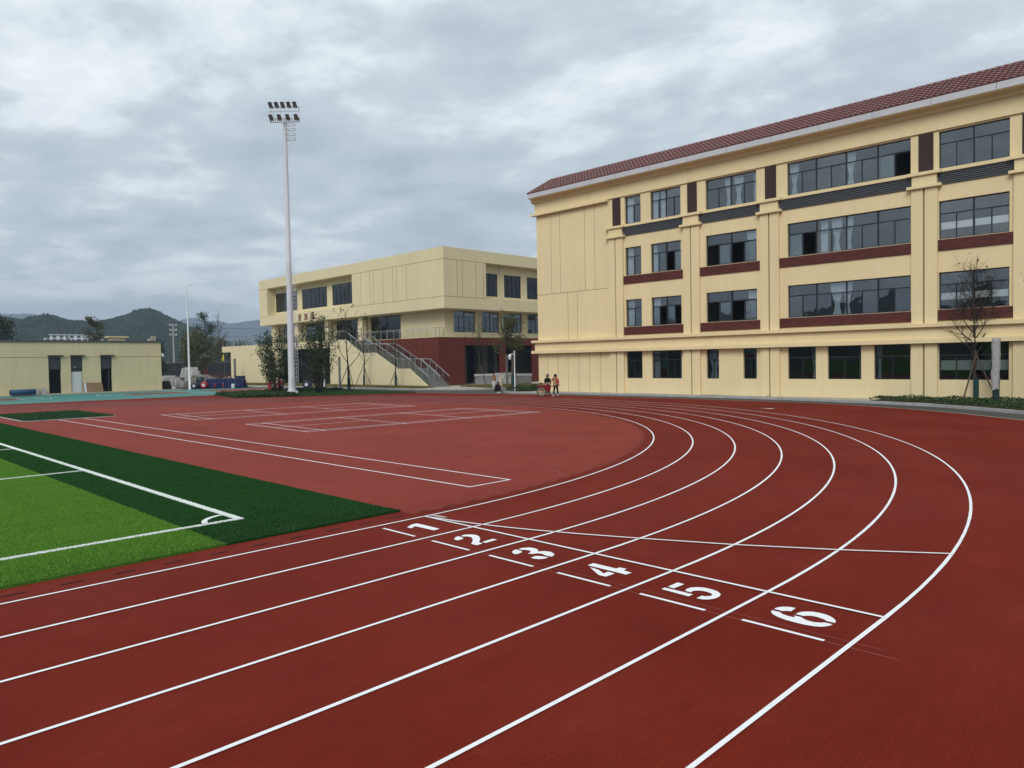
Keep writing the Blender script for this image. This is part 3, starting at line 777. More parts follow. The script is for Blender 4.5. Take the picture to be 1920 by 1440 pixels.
def window(parent, face, c, u0, u1, z0, z1, units, rec=.14, transom=.33, sashes=2, glass=None, opened=(), curtains=(), film=None, bar=.05, mids=(), lab=None):
    """frame mesh 'window' with its panes and curtains as children; unit and pane order runs with falling u on X faces (left to right in view)"""
    glass = glass or M_glass
    fr = MB(); dep = .07
    def F(a, b, s, t, d0=rec, d1=rec+dep): fbox(fr, face, c, a, b, d0, d1, s, t)
    g_ = .004
    F(u0+g_, u1-g_, z0+g_, z0+bar); F(u0+g_, u1-g_, z1-bar, z1-g_); F(u0+g_, u0+bar, z0+bar, z1-bar); F(u1-bar, u1-g_, z0+bar, z1-bar)
    uw = (u1-u0)/units; zt = z1-(z1-z0)*transom
    for k in range(1, units): F(u0+k*uw-bar*.75, u0+k*uw+bar*.75, z0+bar, z1-bar, rec-.012, rec+dep-.012)
    if transom > 0: F(u0+bar, u1-bar, zt-bar*.6, zt+bar*.6, rec+.004, rec+dep-.004)
    panes = []
    for k in range(units):
        a, b = u0+k*uw+bar*.8, u0+(k+1)*uw-bar*.8
        if transom > 0: panes.append((a, b, zt+bar*.5, z1-bar*.9, rec+.035, None))
        top = zt-bar*.5 if transom > 0 else z1-bar*.9
        sw = (b-a)/sashes
        for q in range(sashes):
            idx = k*sashes+q
            panes.append((a+q*sw, a+(q+1)*sw, z0+bar*.9, top, rec+(.022 if q % 2 else .046), idx))
            if q: F(a+q*sw-bar*.45, a+q*sw+bar*.45, z0+bar, top, rec+.008, rec+dep-.006)
    for z in mids: F(u0+bar, u1-bar, z-bar*.35, z+bar*.35, rec+.01, rec+dep-.01)
    w = fr.build('window', M_frame, parent)
    if lab: w['label'] = lab
    ntot = units*sashes
    def view(i): return ntot-1-i if face == 'X' else i      # index as seen from the left
    for (a, b, s, t, d, i) in panes:
        if i is not None and view(i) in opened:              # slid behind its neighbour
            sh = (b-a)*.92*(1 if i % 2 == 0 else -1); a, b, d = a+sh, b+sh, d+.028
            pm = MB(); fbox(pm, face, c, a, b, d, d+.006, s, t); pm.build('pane', glass, w)
            sf = MB()
            
            fbox(sf, face, c, a, a+.04, d-.006, d+.016, s, t); fbox(sf, face, c, b-.04, b, d-.006, d+.016, s, t); fbox(sf, face, c, a+.04, b-.04, d-.005, d+.015, s, s+.04); fbox(sf, face, c, a+.04, b-.04, d-.005, d+.015, t-.04, t)
            sf.build('sash_frame', M_frame, w)
            continue
        e1, e2 = random.uniform(-.007, .007), random.uniform(-.007, .007); pm = MB()
        q8 = [fp(face, c, u_, d+k_+e1*(1 if u_ == a else -1)+e2*(1 if z_ == s else -1), z_) for k_ in (0, .006) for u_, z_ in ((a, s), (b, s), (b, t), (a, t))]
        pm.add(q8, [(0, 1, 2, 3), (7, 6, 5, 4), (0, 4, 5, 1), (1, 5, 6, 2), (2, 6, 7, 3), (3, 7, 4, 0)]); pm.build('pane', glass, w)
        if film and i is not None:
            fm = MB(); hh = t-s
            fbox(fm, face, c, a+.02, b-.02, d+.034, d+.037, s+hh*film[0], s+hh*film[1]); fm.build('window_film', M_film, w)
    for cu in curtains:            # (from, to) as fractions seen from the left, tied, dark
        f0, f1 = cu[0], cu[1]
        if face == 'X': ua, ub = u1-(u1-u0)*f1, u1-(u1-u0)*f0
        else: ua, ub = u0+(u1-u0)*f0, u0+(u1-u0)*f1
        curtain(w, face, c, ua, ub, z0+.03, z1-.03, rec+dep+.07, M_curtain_dk if len(cu) > 3 and cu[3] else M_curtain, cu[2] if len(cu) > 2 else False)
    return w

# ================================================================== SCHOOL BUILDING
FX = 36.4
sch = thing('school_building', 'four-storey yellow school block with dark windows and red tiled roof', 'building', (FX, 10, 0))
def S(mb, name, m, smooth=False):
    o = mb.build(name, m, None, smooth); o.parent = sch; o.matrix_parent_inverse = Matrix.Translation((-FX, -10, 0)); return o
class Par:            # helper so that windows built in world coordinates hang under the school
    pass
YE, YW = 30.85, -12.0
bays = [('w1', 20.66, 22.06, 1), ('w2', 17.38, 19.84, 2), ('w3', 11.88, 15.47, 2), ('w4', 2.95, 9.88, 4), ('w5', -1.60, 1.58, 2), ('w6', -10.2, -3.3, 4)]
flo = [(1.20, 3.16), (4.97, 6.95), (8.71, 10.74), (12.46, 14.42)]
ops = []
for fi, (z0, z1) in enumerate(flo):
    if fi == 0:
        for a, b in ((20.66, 22.06), (17.40, 19.84), (14.58, 15.50), (11.92, 12.85), (8.17, 9.89), (5.56, 7.47), (2.97, 4.86), (-1.60, 1.58), (-10.2, -3.3)): ops.append((a, b, z0, z1))
    else:
        for _, a, b, n in bays: ops.append((a, b, z0, z1))
wb = MB(); wall(wb, 'X', FX, YW, YE, 0.0, 15.9, ops, .24)
S(wb, 'wall', M_yellow)
eb = MB(); eb.box(FX+.002, 52, YE-.24, YE, 0, 15.9); eb.box(FX+.24, 52, YW, YW+.24, 0, 15.9); eb.box(51.7, 52, YW+.24, YE-.24, 0, 15.9)
S(eb, 'end_wall', M_yellow)
for z in (0.02, 3.72, 7.52, 11.32, 15.3):
    S(MB().box(FX+.25, 51.68, YW+.25, YE-.25, z, z+.18), 'floor_slab', M_slab)
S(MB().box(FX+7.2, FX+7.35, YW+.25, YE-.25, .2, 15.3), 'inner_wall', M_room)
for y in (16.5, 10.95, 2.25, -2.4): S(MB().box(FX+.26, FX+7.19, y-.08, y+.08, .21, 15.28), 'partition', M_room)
def under(o, root, inv):
    o.parent = root; o.matrix_parent_inverse = inv
INV = Matrix.Translation((-FX, -10, 0))
def SW(*a, **k):
    w = window(None, *a, **k); under(w, sch, INV); return w
cur = {(1, 'w1'): [(.04, .42, False)], (1, 'w2'): [(.03, .24, False)], (1, 'w3'): [(.80, .99, True)], (1, 'w4'): [(.36, .47, True), (.46, .54, True)],
       (2, 'w1'): [(.05, .40, False)], (2, 'w2'): [(.03, .18, False), (.16, .27, False, True), (.9, .99, False)], (2, 'w3'): [(.78, .99, True)], (2, 'w4'): [(.28, .34, False), (.37, .46, True), (.48, .55, True)],
       (3, 'w1'): [(.06, .46, False)], (3, 'w2'): [(.04, .22, False), (.30, .5, False)], (3, 'w3'): [(.36, .50, True), (.54, .72, True), (.92, 1, False)], (3, 'w4'): [(.01, .09, True), (.49, .57, True)]}
opn = {(2, 'w2'): (2,), (2, 'w3'): (0, 2), (2, 'w4'): (1,), (1, 'w2'): (1, 3), (1, 'w3'): (0, 2), (3, 'w4'): (7,)}
for fi in (1, 2, 3):
    z0, z1 = flo[fi]
    for nm, a, b, n in bays:
        SW('X', FX, a, b, z0, z1, n, opened=opn.get((fi, nm), ()), curtains=cur.get((fi, nm), ()), film=(.38, .66) if nm == 'w5' and fi < 3 else None)
z0, z1 = flo[0]
for a, b, n, cu, fm in ((20.66, 22.06, 1, [(.84, .99, True)], None), (17.40, 19.84, 2, [(.02, .2, False), (.9, .99, False)], None), (14.58, 15.50, 1, [(.02, .95, True)], None), (11.92, 12.85, 1, [(.7, .98, True)], None),
                        (8.17, 9.89, 1, [(.8, .98, True)], None), (5.56, 7.47, 1, [(.9, .99, False)], None), (2.97, 4.86, 1, [(.03, .2, True)], None), (-1.60, 1.58, 2, [], (.38, .80)), (-10.2, -3.3, 4, [], None)):
    SW('X', FX, a, b, z0, z1, n, curtains=cu, film=fm, glass=M_glass_dark)
# pilasters in two halves with a recess, dark panels above, capping ledges
pils = [(22.19, 23.47), (15.90, 17.14), (10.37, 11.59), (1.61, 2.88), (-3.08, -1.80), (-11.7, -10.4)]
for a, b in pils:
    mdl = (a+b)/2+.02
    p_ = MB()
    for z0, z1 in ((4.25, 11.54), (0.0, 3.18)):
        fbox(p_, 'X', FX, a, mdl-.045, -.16, -.001, z0, z1); fbox(p_, 'X', FX, mdl+.045, b, -.16, -.001, z0, z1)
    S(p_, 'pilaster', M_yellow)
    gq = MB(); fbox(gq, 'X', FX, mdl-.044, mdl+.044, -.04, -.0012, 0.0, 3.18); fbox(gq, 'X', FX, mdl-.044, mdl+.044, -.04, -.0012, 4.25, 11.54); S(gq, 'pilaster_recess', M_groove)
    c_ = MB(); fbox(c_, 'X', FX, a+.03, b-.03, -.20, -.0013, 11.685, 12.235); S(c_, 'capital', M_yellow)
    for z0, z1 in ((11.54, 11.685), (12.235, 12.40)):
        l_ = MB(); fbox(l_, 'X', FX, a-.2, b+.2, -.32, -.0014, z0, z1); S(l_, 'capital_ledge', M_yellow)
    mid_ = (a+b)/2-.05
    b_ = MB(); fbox(b_, 'X', FX, mid_-.36, mid_+.36, -.045, -.001, 12.402, 14.45); S(b_, 'brown_panel', M_brown)
# string courses round the first floor
for z0, z1, d in ((4.05, 4.25, -.42), (3.18, 3.41, -.42)):
    l_ = MB(); l_.box(FX+d, FX-.0017, YW-.3, YE+.42, z0, z1); l_.box(FX-.0017, FX+4, YE+.001, YE+.42, z0, z1); S(l_, 'string_course', M_yellow)
l_ = MB(); l_.box(FX-.2, FX-.0016, YW, YE+.2, 3.411, 4.049); S(l_, 'frieze', M_yellow)
# frieze and mouldings below the eaves
l_ = MB(); l_.box(FX-.10, FX-.0018, YW, YE+.10, 14.50, 15.36); S(l_, 'upper_frieze', M_yellow)
l_ = MB(); l_.extr([(FX-.10, 15.361), (FX-.26, 15.42), (FX-.30, 15.60), (FX-.40, 15.66), (FX-.001, 15.66), (FX-.001, 15.361)], 'y', YW, YE+.30); S(l_, 'eaves_moulding', M_yellow)
l_ = MB(); l_.box(FX-.33, FX-.002, 23.5, YE+.33, 14.34, 14.499); S(l_, 'frieze_ledge', M_yellow)
l_ = MB(); fbox(l_, 'X', FX, 1.58, 1.66, -.125, -.101, 14.52, 15.35); S(l_, 'downpipe_joint', M_yellow)
# bays: window sill bands, louvre slats and brick bands
edges = [(17.14, 22.19), (11.59, 15.90), (2.88, 10.37), (-1.80, 1.61), (-10.4, -3.08)]
brick_v, brick_f = [], []
bk = MB()
for a, b in edges:
    l_ = MB(); fbox(l_, 'X', FX, a+.21, b-.21, -.13, -.0012, 12.25, 12.42); S(l_, 'sill_band', M_yellow)
    l_ = MB(); fbox(l_, 'X', FX, a+.001, b-.001, -.02, -.0013, 11.60, 12.249); S(l_, 'louvre_back', M_louver)
    for k in range(6):
        z = 11.61+k*.106
        l_ = MB(); l_.extr([(FX-.022, z), (FX-.075, z+.004), (FX-.085, z+.02), (FX-.03, z+.085), (FX-.022, z+.085)], 'y', a+.01, b-.01); S(l_, 'louvre_slat', M_louver)
    for z0 in (4.37, 8.10):
        nrow = 8; hrow = .58/nrow
        l_ = MB(); fbox(l_, 'X', FX, a+.001, b-.001, -.055, -.0014, z0, z0+.58); S(l_, 'brick_backing', M_mortar)
        for r_ in range(nrow):
            u = a+.006-(.115 if r_ % 2 else 0)
            while u < b-.02:
                ua, ub = max(u, a+.004), min(u+.222, b-.004)
                if ub-ua > .03: fbox(bk, 'X', FX, ua, ub, -.068+random.uniform(-.004, .003), -.05, z0+r_*hrow+.005, z0+(r_+1)*hrow-.004)
                u += .231
tag(S(bk, 'brick_band', M_brick), kind='stuff')
# shadow-gap grooves on the blank end
gr_ = [(u, 7.96, 14.34) for u in (29.29, 28.35, 25.83, 24.87)]+[(u, 4.25, 7.92) for u in (27.61, 26.66)]+[(u, .12, 3.18) for u in (29.84, 28.75, 27.69, 26.60, 25.51, 24.44)]
for u, z0, z1 in gr_:
    l_ = MB(); fbox(l_, 'X', FX, u-.016, u+.016, -.0035, -.0008, z0, z1); S(l_, 'wall_groove', M_groove)
l_ = MB(); fbox(l_, 'X', FX, 23.48, YE, -.0045, -.0009, 7.92, 7.96); S(l_, 'wall_groove', M_groove)
# eaves gutter in panels
y = YE+.20; k = 0
while y > YW-.3:
    y2 = max(y-2.93, YW-.4)
    S(MB().bbox(FX-.80, FX-.2, y2+.008, y-.008, 15.70, 16.05, .012), 'gutter_panel', M_alu); y = y2; k += 1
S(MB().box(FX-.76, FX+5.2, YW-.3, YE+.17, 15.661, 15.70), 'soffit', M_yellow)
S(MB().bbox(FX-.2, FX+5.4, YE+.03, YE+.19, 15.71, 16.04, .012), 'gable_gutter', M_alu)
# tiled ridge roof
ex, ez, rx, rz = FX-.78, 16.055, 38.5, 17.66
ry0, ry1 = YW-.3, YE+.18
S(MB().extr([(ex, ez), (rx, rz), (2*rx-ex, ez)], 'y', ry0, ry1), 'roof_deck', M_tile)
sl = math.hypot(rx-ex, rz-ez); ang = math.atan2(rz-ez, rx-ex)
rows = 8; cols = int((ry1-ry0)/.305); tw = (ry1-ry0)/cols; tl_ = sl/rows
def tile_mesh():
    vs, fs = [], []; n = 6
    for e_, (x, lift) in enumerate(((0.0, .070), (tl_+.05, .004))):
        for i in range(n+1):
            t = i/n; yy = (t-.5)*tw
            vs.append((x, yy, lift+.050*math.sin(math.pi*min(1, t*1.35)) if t < .74 else lift-.004))
    for i in range(n):
        vs.append((0.0, (i/n-.5)*tw, 0.0))
    vs.append((0.0, .5*tw, 0.0))
    for i in range(n):
        fs.append((i, n+1+i, n+2+i, i+1)); fs.append((2*(n+1)+i, i, i+1, 2*(n+1)+i+1))
    return vs, fs
tv, tf = tile_mesh()
mm = bpy.data.meshes.new('tile'); mm.from_pydata(tv, [], tf); mm.update(); mm.materials.append(M_tile)
rest = MB(); nind = 0
ca, sa = math.cos(ang), math.sin(ang)
for c_ in range(cols):
    yc = ry0+(c_+.5)*tw
    for r_ in range(rows):
        px, pz = ex+ca*tl_*r_-sa*.012, ez+sa*tl_*r_+ca*.012
        if -2.9 < yc < 8.3 and nind < 300:
            o = bpy.data.objects.new('tile', mm); COL.objects.link(o); under(o, sch, INV)
            o.location = (px, yc, pz); o.rotation_euler = (0, -ang+random.uniform(-.012, .012), random.uniform(-.01, .01)); nind += 1
        else:
            j = random.uniform(-.004, .004)
            rest.add([(px+ca*x-sa*(z+j), yc+y_, pz+sa*x+ca*(z+j)) for x, y_, z in tv], tf)
tag(S(rest, 'roof_tiles', M_tile), kind='stuff')
rc = MB(); y = ry0
while y < ry1:
    y2 = min(y+.42, ry1)
    rc.tube([(rx, y, rz+.02), (rx, y2-.01, rz+.045)], .085, 8); y = y2
S(rc, 'ridge_cap', M_tile)
S(MB().tube([(ex-.05, ry1, ez+.05), (rx, ry1, rz+.05)], .07, 8), 'verge_cap', M_tile)
S(MB().tube([(rx-.15, ry1-.8, rz), (rx-.15, ry1-.8, rz+.55)], .015, 5), 'lightning_rod', M_steel)
# stains of splashed mud and a loose board at the wall foot
for y, ln in ((14.3, 1.4), (10.9, .25)):
    S(MB().box(FX-.35, FX-.18, y, y+ln, .111, .125), 'loose_board', M_bark)

# ================================================================== GYMNASIUM
gym = thing('gymnasium', 'pale yellow gymnasium with overhanging upper box, red stone base and outside stair', 'building', (41.6, 48.9, 0))
GINV = Matrix.Translation((-41.6, -48.9, 0))
def G(mb, name, m, smooth=False):
    o = mb.build(name, m, None, smooth); under(o, gym, GINV); return o
def GW(*a, **k):
    w = window(None, *a, **k); under(w, gym, GINV); return w
BX, BY, BY1, BX1 = 41.6, 48.9, 90.1, 68.0
# upper box
w_ = MB(); wall(w_, 'X', BX, BY+.004, BY1, 8.3, 14.7, [(66.1, 87.75, 9.55, 13.45)], 1.2); G(w_, 'wall', M_ygym)
w_ = MB(); wall(w_, 'Y', BY, BX+.003, BX1, 8.3, 14.7, [(47.65, BX1-1, 9.55, 13.45)], 1.0); G(w_, 'wall', M_ygym)
w_ = MB(); w_.box(BX+1.2, BX1, BY1-.3, BY1-.003, 8.3, 14.7); w_.box(BX+.01, BX1, BY+.01, BY1-.01, 8.28, 8.299); w_.box(BX+1.21, BX1, BY+1.01, BY1-.31, 14.0, 14.2); G(w_, 'roof', M_ygym)
G(MB().box(BX1-.3, BX1, BY+1.02, BY1-.31, 5.3, 14.0), 'rear_wall', M_ygym)
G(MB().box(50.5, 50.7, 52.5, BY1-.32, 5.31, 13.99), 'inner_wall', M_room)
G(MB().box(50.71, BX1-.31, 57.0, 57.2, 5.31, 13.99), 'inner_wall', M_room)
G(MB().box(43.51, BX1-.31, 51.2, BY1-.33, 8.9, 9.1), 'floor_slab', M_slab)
win_l = [(81.45, 87.6), (73.8, 80.2), (67.2, 72.55)]
w_ = MB(); wall(w_, 'X', BX+1.21, 66.0, 87.8, 9.4, 13.6, [(a, b, 10.1, 12.75) for a, b in win_l], .2); G(w_, 'recess_wall', M_ygym)
for a, b in win_l: GW('X', BX+1.21, a, b, 10.1, 12.75, 3, rec=.08, transom=.27, glass=M_glass_dark)
win_r = [(48.0, 50.4), (51.44, 54.23), (55.24, 58.1), (59.1, 62.0)]
w_ = MB(); wall(w_, 'Y', BY+1.01, 47.5, BX1, 9.4, 13.6, [(a, b, 9.92, 12.5) for a, b in win_r], .2); G(w_, 'recess_wall', M_ygym)
for a, b in win_r: GW('Y', BY+1.01, a, b, 9.92, 12.5, 2, rec=.08, transom=.25, glass=M_glass_dark, mids=(11.2,))
# grooves on the box
def gro(face, c, u0, u1, z0, z1):
    l_ = MB(); fbox(l_, face, c, u0, u1, -.004, -.0008, z0, z1); G(l_, 'wall_groove', M_groove)
gro('X', BX, BY, 66.1, 13.40, 13.45); gro('X', BX, 87.75, BY1, 13.40, 13.45); gro('X', BX, BY, 66.1, 9.50, 9.55); gro('X', BX, 87.75, BY1, 9.50, 9.55)
gro('Y', BY, BX, 47.65, 13.40, 13.45); gro('Y', BY, BX, 47.65, 9.50, 9.55)
for u in (64.25, 62.3, 61.55, 59.68, 57.8, 57.1, 55.29): gro('X', BX, u-.025, u+.025, 9.551, 13.399)
for u in (43.44, 44.2, 46.17, 47.24): gro('Y', BY, u-.025, u+.025, 9.551, 13.399)
# sign of three red characters
def strokes(cx, lines, z0, s=.78, w=.075):
    mb = MB()
    for (x1, y1, x2, y2) in lines:
        a = Vector((-(x1-.5)*s, y1*s)); b = Vector((-(x2-.5)*s, y2*s)); d = (b-a).normalized(); n_ = Vector((-d.y, d.x))*w/2
        q = [a+n_, b+n_, b-n_, a-n_]
        vs = [(BX-.05, cx+p.x, z0+p.y) for p in q]+[(BX-.003, cx+p.x, z0+p.y) for p in q]
        mb.add(vs, [(0, 1, 2, 3), (7, 6, 5, 4), (0, 4, 5, 1), (1, 5, 6, 2), (2, 6, 7, 3), (3, 7, 4, 0)])
    return mb
M_sign = mat('sign_letter_red', (0.16, 0.015, 0.015), .5, .4)
xing = [(.2, 1, .8, 1), (.2, .6, .8, .6), (.2, 1, .2, .6), (.8, 1, .8, .6), (.2, .8, .8, .8), (.15, .45, .88, .45), (.22, .58, .1, .35), (.5, .55, .5, 0), (.18, .23, .82, .23), (.05, 0, .95, 0)]
yue = [(.05, 1, .38, 1), (.05, .7, .38, .7), (.05, 1, .05, .7), (.38, 1, .38, .7), (.2, .7, .2, .05), (.2, .4, .4, .4), (.05, .4, .05, .02), (0, .02, .42, .1), (.5, .95, .92, 1), (.45, .58, 1, .58), (.72, .98, .7, .55), (.7, .55, .45, .0), (.72, .55, 1, .02)]
guan = [(.15, 1, .02, .7), (.08, .82, .36, .82), (.36, .82, .3, .66), (.2, .68, .2, .05), (.2, .05, .36, .2), (.7, 1, .7, .9), (.44, .86, .98, .86), (.44, .86, .44, .74), (.98, .86, .98, .74), (.54, .7, .88, .7), (.54, .48, .88, .48), (.88, .7, .88, .48), (.54, .7, .54, 0), (.54, .3, .92, .3), (.54, 0, .92, 0), (.92, .3, .92, 0)]
for cy, ch in ((78.7, xing), (77.05, yue), (75.4, guan)):
    o = strokes(cy, ch, 8.5).build('sign_character', M_sign); under(o, gym, GINV)
# middle storey, set back behind the terrace
LX, LY = 43.2, 50.8
win_m = [(81.8, 86.6), (74.0, 80.3), (66.35, 72.66), (58.65, 64.9)]
w_ = MB(); wall(w_, 'X', LX, LY+.004, 89.7, 5.3, 8.29, [(a, b, 5.42, 8.2) for a, b in win_m], .3); G(w_, 'wall', M_ygym)
for a, b in win_m: GW('X', LX, a, b, 5.42, 8.2, 2, rec=.25, transom=.35, sashes=3, glass=M_glass_dark)
for a, b in ((80.55, 81.55), (72.9, 73.75), (65.1, 66.1), (87.0, 88.1)): G(MB().box(LX-.9, LX-.35, a, b, 5.31, 8.279), 'column', M_ygym)
win_n = [(44.5, 47.65), (48.65, 51.4), (52.3, 55.2), (56.2, 59.1), (60.1, 63)]
w_ = MB(); wall(w_, 'Y', LY, LX+.003, BX1, 5.3, 8.29, [(a, b, 5.9, 8.22) for a, b in win_n], .3); G(w_, 'wall', M_ygym)
for i, (a, b) in enumerate(win_n): GW('Y', LY, a, b, 5.9, 8.22, 2 if i else 2, rec=.1, transom=.28, glass=M_glass, mids=(6.35,))
# open casement
fr = MB(); fr.box(51.42, 51.9, LY-.35, LY-.31, 6.4, 6.45); fr.box(51.42, 51.9, LY-.35, LY-.31, 7.6, 7.65); fr.box(51.42, 51.46, LY-.35, LY-.31, 6.45, 7.6); fr.box(51.86, 51.9, LY-.35, LY-.31, 6.45, 7.6); G(fr, 'open_casement', M_frame)
fr = MB(); fr.box(51.46, 51.86, LY-.334, LY-.328, 6.45, 7.6); G(fr, 'pane', M_glass)
# terrace deck and red stone base
TZ = 5.3
dk_ = MB(); dk_.box(38.46, LX+.4, 63.0, 95.85, 4.95, TZ-.01); dk_.box(BX+.06, BX1, 50.06, 63.0, 4.95, TZ-.012); G(dk_, 'terrace_deck', M_concrete)
bk_ = MB(); bk_.box(BX+.05, BX+.3, 50.05, 66, 0, 4.94); bk_.box(BX+.3, 45.25, 50.05, 50.3, 0, 4.94); bk_.box(45.2, 66, 50.05, 50.35, 4.42, 4.94); bk_.box(45.0, 45.25, 50.3, 54, 0, 4.94)
bk_.box(50.65, 51.55, 50.05, 51.2, 0, 4.42); bk_.box(56.1, 66, 50.05, 50.35, 0, 4.42); G(bk_, 'red_base_backing', M_redgap)
def panels(face, c, u0, u1, z0, z1, nu, zb):
    du = (u1-u0)/nu
    for i in range(nu):
        for a, b in zip(zb, zb[1:]):
            p_ = MB(); d = -random.uniform(.0, .006)
            fbox(p_, face, c, u0+i*du+.012, u0+(i+1)*du-.012, d, .045, a+.012, b-.012); G(p_, 'stone_panel', M_red)
zb = (.12, 1.3, 2.4, 3.45, 4.42, TZ)
panels('X', BX, 50.0, 64.4, 0, 0, 8, zb)
panels('Y', 50.0, BX, 45.3, 0, 0, 3, zb)
panels('Y', 50.0, 45.3, 58.0, 0, 0, 7, (4.42, TZ))
panels('Y', 50.0, 50.6, 51.6, 0, 0, 1, zb[:5]); panels('Y', 50.0, 56.0, 58, 0, 0, 2, zb[:5])
# entrance hall behind the openings
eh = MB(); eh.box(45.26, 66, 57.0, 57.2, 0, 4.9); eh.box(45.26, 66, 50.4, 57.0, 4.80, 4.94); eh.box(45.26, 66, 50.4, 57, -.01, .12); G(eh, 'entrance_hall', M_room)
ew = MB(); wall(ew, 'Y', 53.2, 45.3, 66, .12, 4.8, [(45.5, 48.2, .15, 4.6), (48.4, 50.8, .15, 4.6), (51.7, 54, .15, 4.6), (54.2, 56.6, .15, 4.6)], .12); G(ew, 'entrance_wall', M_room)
for a, b in ((45.5, 48.2), (48.4, 50.8), (51.7, 54), (54.2, 56.6)): GW('Y', 53.2, a, b, .15, 4.6, 2, rec=.02, transom=.45, sashes=1, glass=M_glass_dark)
gs = MB(); gs.box(49.86, 50.5, 50.2, 50.23, .15, 4.4); G(gs, 'glass_strip', M_glass)
# front wall of the terrace with the tall glazed doors
w_ = MB(); wall(w_, 'X', 38.45, 62.9, 93.0, 0, 5.42, [(66.3, 77.8, .25, 4.55)], .3); w_.box(38.452, 38.75, 93.0, 95.9, 4.6, 5.418); w_.box(38.75, 42, 95.6, 95.9, 4.6, 5.41); w_.box(38.75, 42.5, 92.7, 93.0, 0, 4.94); G(w_, 'wall', M_ygym)
GW('X', 38.45, 66.3, 77.8, .25, 4.55, 5, rec=.15, transom=.38, glass=M_glass_dark)
G(MB().box(42.3, 42.5, 62.9, 92.7, 0, 4.94), 'inner_wall', M_room)
# stair: stepped side wall, treads, balustrades
prof = [(62.9, 5.38), (59.7, 3.80), (57.0, 3.78), (53.1, 2.02), (51.05, 2.0), (47.9, .16)]
sw_ = [(47.9, 0.0), (62.9, 0.0)]+prof
G(MB().extr(sw_, 'x', 38.45, 38.62), 'stair_wall', M_ygym)
def runz(y):
    for (a, za), (b, zb_) in zip(prof, prof[1:]):
        if b <= y <= a: return za+(zb_-za)*(a-y)/(a-b)
    return prof[0][1] if y > 62.9 else 0
for (ya, za), (yb, zb_) in zip(prof, prof[1:]):
    n_ = max(1, round((za-zb_)/.16)) if za-zb_ > .2 else 1
    for i in range(n_):
        y1_, y2_ = ya-(ya-yb)*i/n_, ya-(ya-yb)*(i+1)/n_
        zt = za-(za-zb_)*i/n_-(.08 if n_ > 1 else .0)
        G(MB().box(38.622, 41.35, y2_, y1_-.002, max(0, zt-.3), zt), 'stair_tread', M_slab)
def balustrade(x, pts, name='balustrade', h=1.02, post=1.25, gl=True):
    """steel posts and handrail following pts (y,z) at x, with glass infill"""
    rail = MB(); rail.tube([(x, y, z+h) for y, z in pts], .024, 6); rail.tube([(x, y, z+h-.12) for y, z in pts], .015, 5)
    o = G(rail, 'handrail', M_steel)
    for (ya, za), (yb, zb_) in zip(pts, pts[1:]):
        L_ = abs(yb-ya); n_ = max(1, round(L_/post))
        for i in range(n_):
            y = ya+(yb-ya)*i/n_; z = za+(zb_-za)*i/n_
            p_ = MB().box(x-.02, x+.02, y-.02, y+.02, z-.03, z+h-.03); q_ = G(p_, 'railing_post', M_steel)
            y2 = ya+(yb-ya)*(i+1)/n_; z2 = za+(zb_-za)*(i+1)/n_
            if gl:
                s_ = .04 if yb > ya else -.04
                gp = MB(); a_, b_ = y+s_, y2-s_
                gp.add([(x-.006, a_, z+.06), (x-.006, b_, z2+.06), (x-.006, b_, z2+h-.16), (x-.006, a_, z+h-.16), (x+.006, a_, z+.06), (x+.006, b_, z2+.06), (x+.006, b_, z2+h-.16), (x+.006, a_, z+h-.16)],
                       [(0, 1, 2, 3), (7, 6, 5, 4), (0, 4, 5, 1), (1, 5, 6, 2), (2, 6, 7, 3), (3, 7, 4, 0)])
                G(gp, 'glass_panel', M_balus)
st = [(y, z+.02) for y, z in prof]
balustrade(38.53, st); balustrade(40.0, st, gl=False); balustrade(40.12, st, gl=False); balustrade(41.28, st)
balustrade(38.53, [(95.6, 5.42), (62.95, 5.42)])
balustrade(41.72, [(62.9, TZ), (50.85, TZ)])
rl = MB(); rl.tube([(41.72, 50.85, TZ+1.02), (43.15, 50.85, TZ+1.02)], .03, 6); G(rl, 'handrail', M_steel)
for x in (41.95, 42.5, 43.1): G(MB().box(x-.02, x+.02, 50.83, 50.87, TZ-.02, TZ+1.0), 'railing_post', M_steel)
G(MB().box(41.78, 43.08, 50.845, 50.855, TZ+.06, TZ+.88), 'glass_panel', M_balus)
# rooftop: wire guard, solar panels, rain pipe, wall lamp
rg = MB(); rg.tube([(BX+.15, BY+.15, 14.88), (BX+.15, BY1-.2, 14.88)], .012, 4); rg.tube([(BX+.15, BY+.15, 14.88), (BX1, BY+.15, 14.88)], .012, 4)
for i in range(32): rg.tube([(BX+.15, BY+.3+i*1.3, 14.7), (BX+.15, BY+.3+i*1.3, 14.89)], .01, 4)
G(rg, 'lightning_wire', M_steel)
M_solar = mat('solar_panel', (0.02, 0.025, 0.035), .25, .6)
for i in range(9):
    x = 49.2+i*1.9; p_ = MB(); p_.add([(x, 50.3, 14.75), (x+1.8, 50.3, 14.75), (x+1.8, 54, 15.75), (x, 54, 15.75), (x, 50.3, 14.71), (x+1.8, 50.3, 14.71), (x+1.8, 54, 15.71), (x, 54, 15.71)], [(0, 1, 2, 3), (7, 6, 5, 4), (0, 4, 5, 1), (1, 5, 6, 2), (2, 6, 7, 3), (3, 7, 4, 0)])
    G(p_, 'solar_panel', M_solar)
G(MB().tube([(50.75, BY+.93, 13.4), (50.75, BY+.93, 12.7), (50.5, BY+.9, 12.5)], .07, 8), 'rain_pipe', M_whitepole)

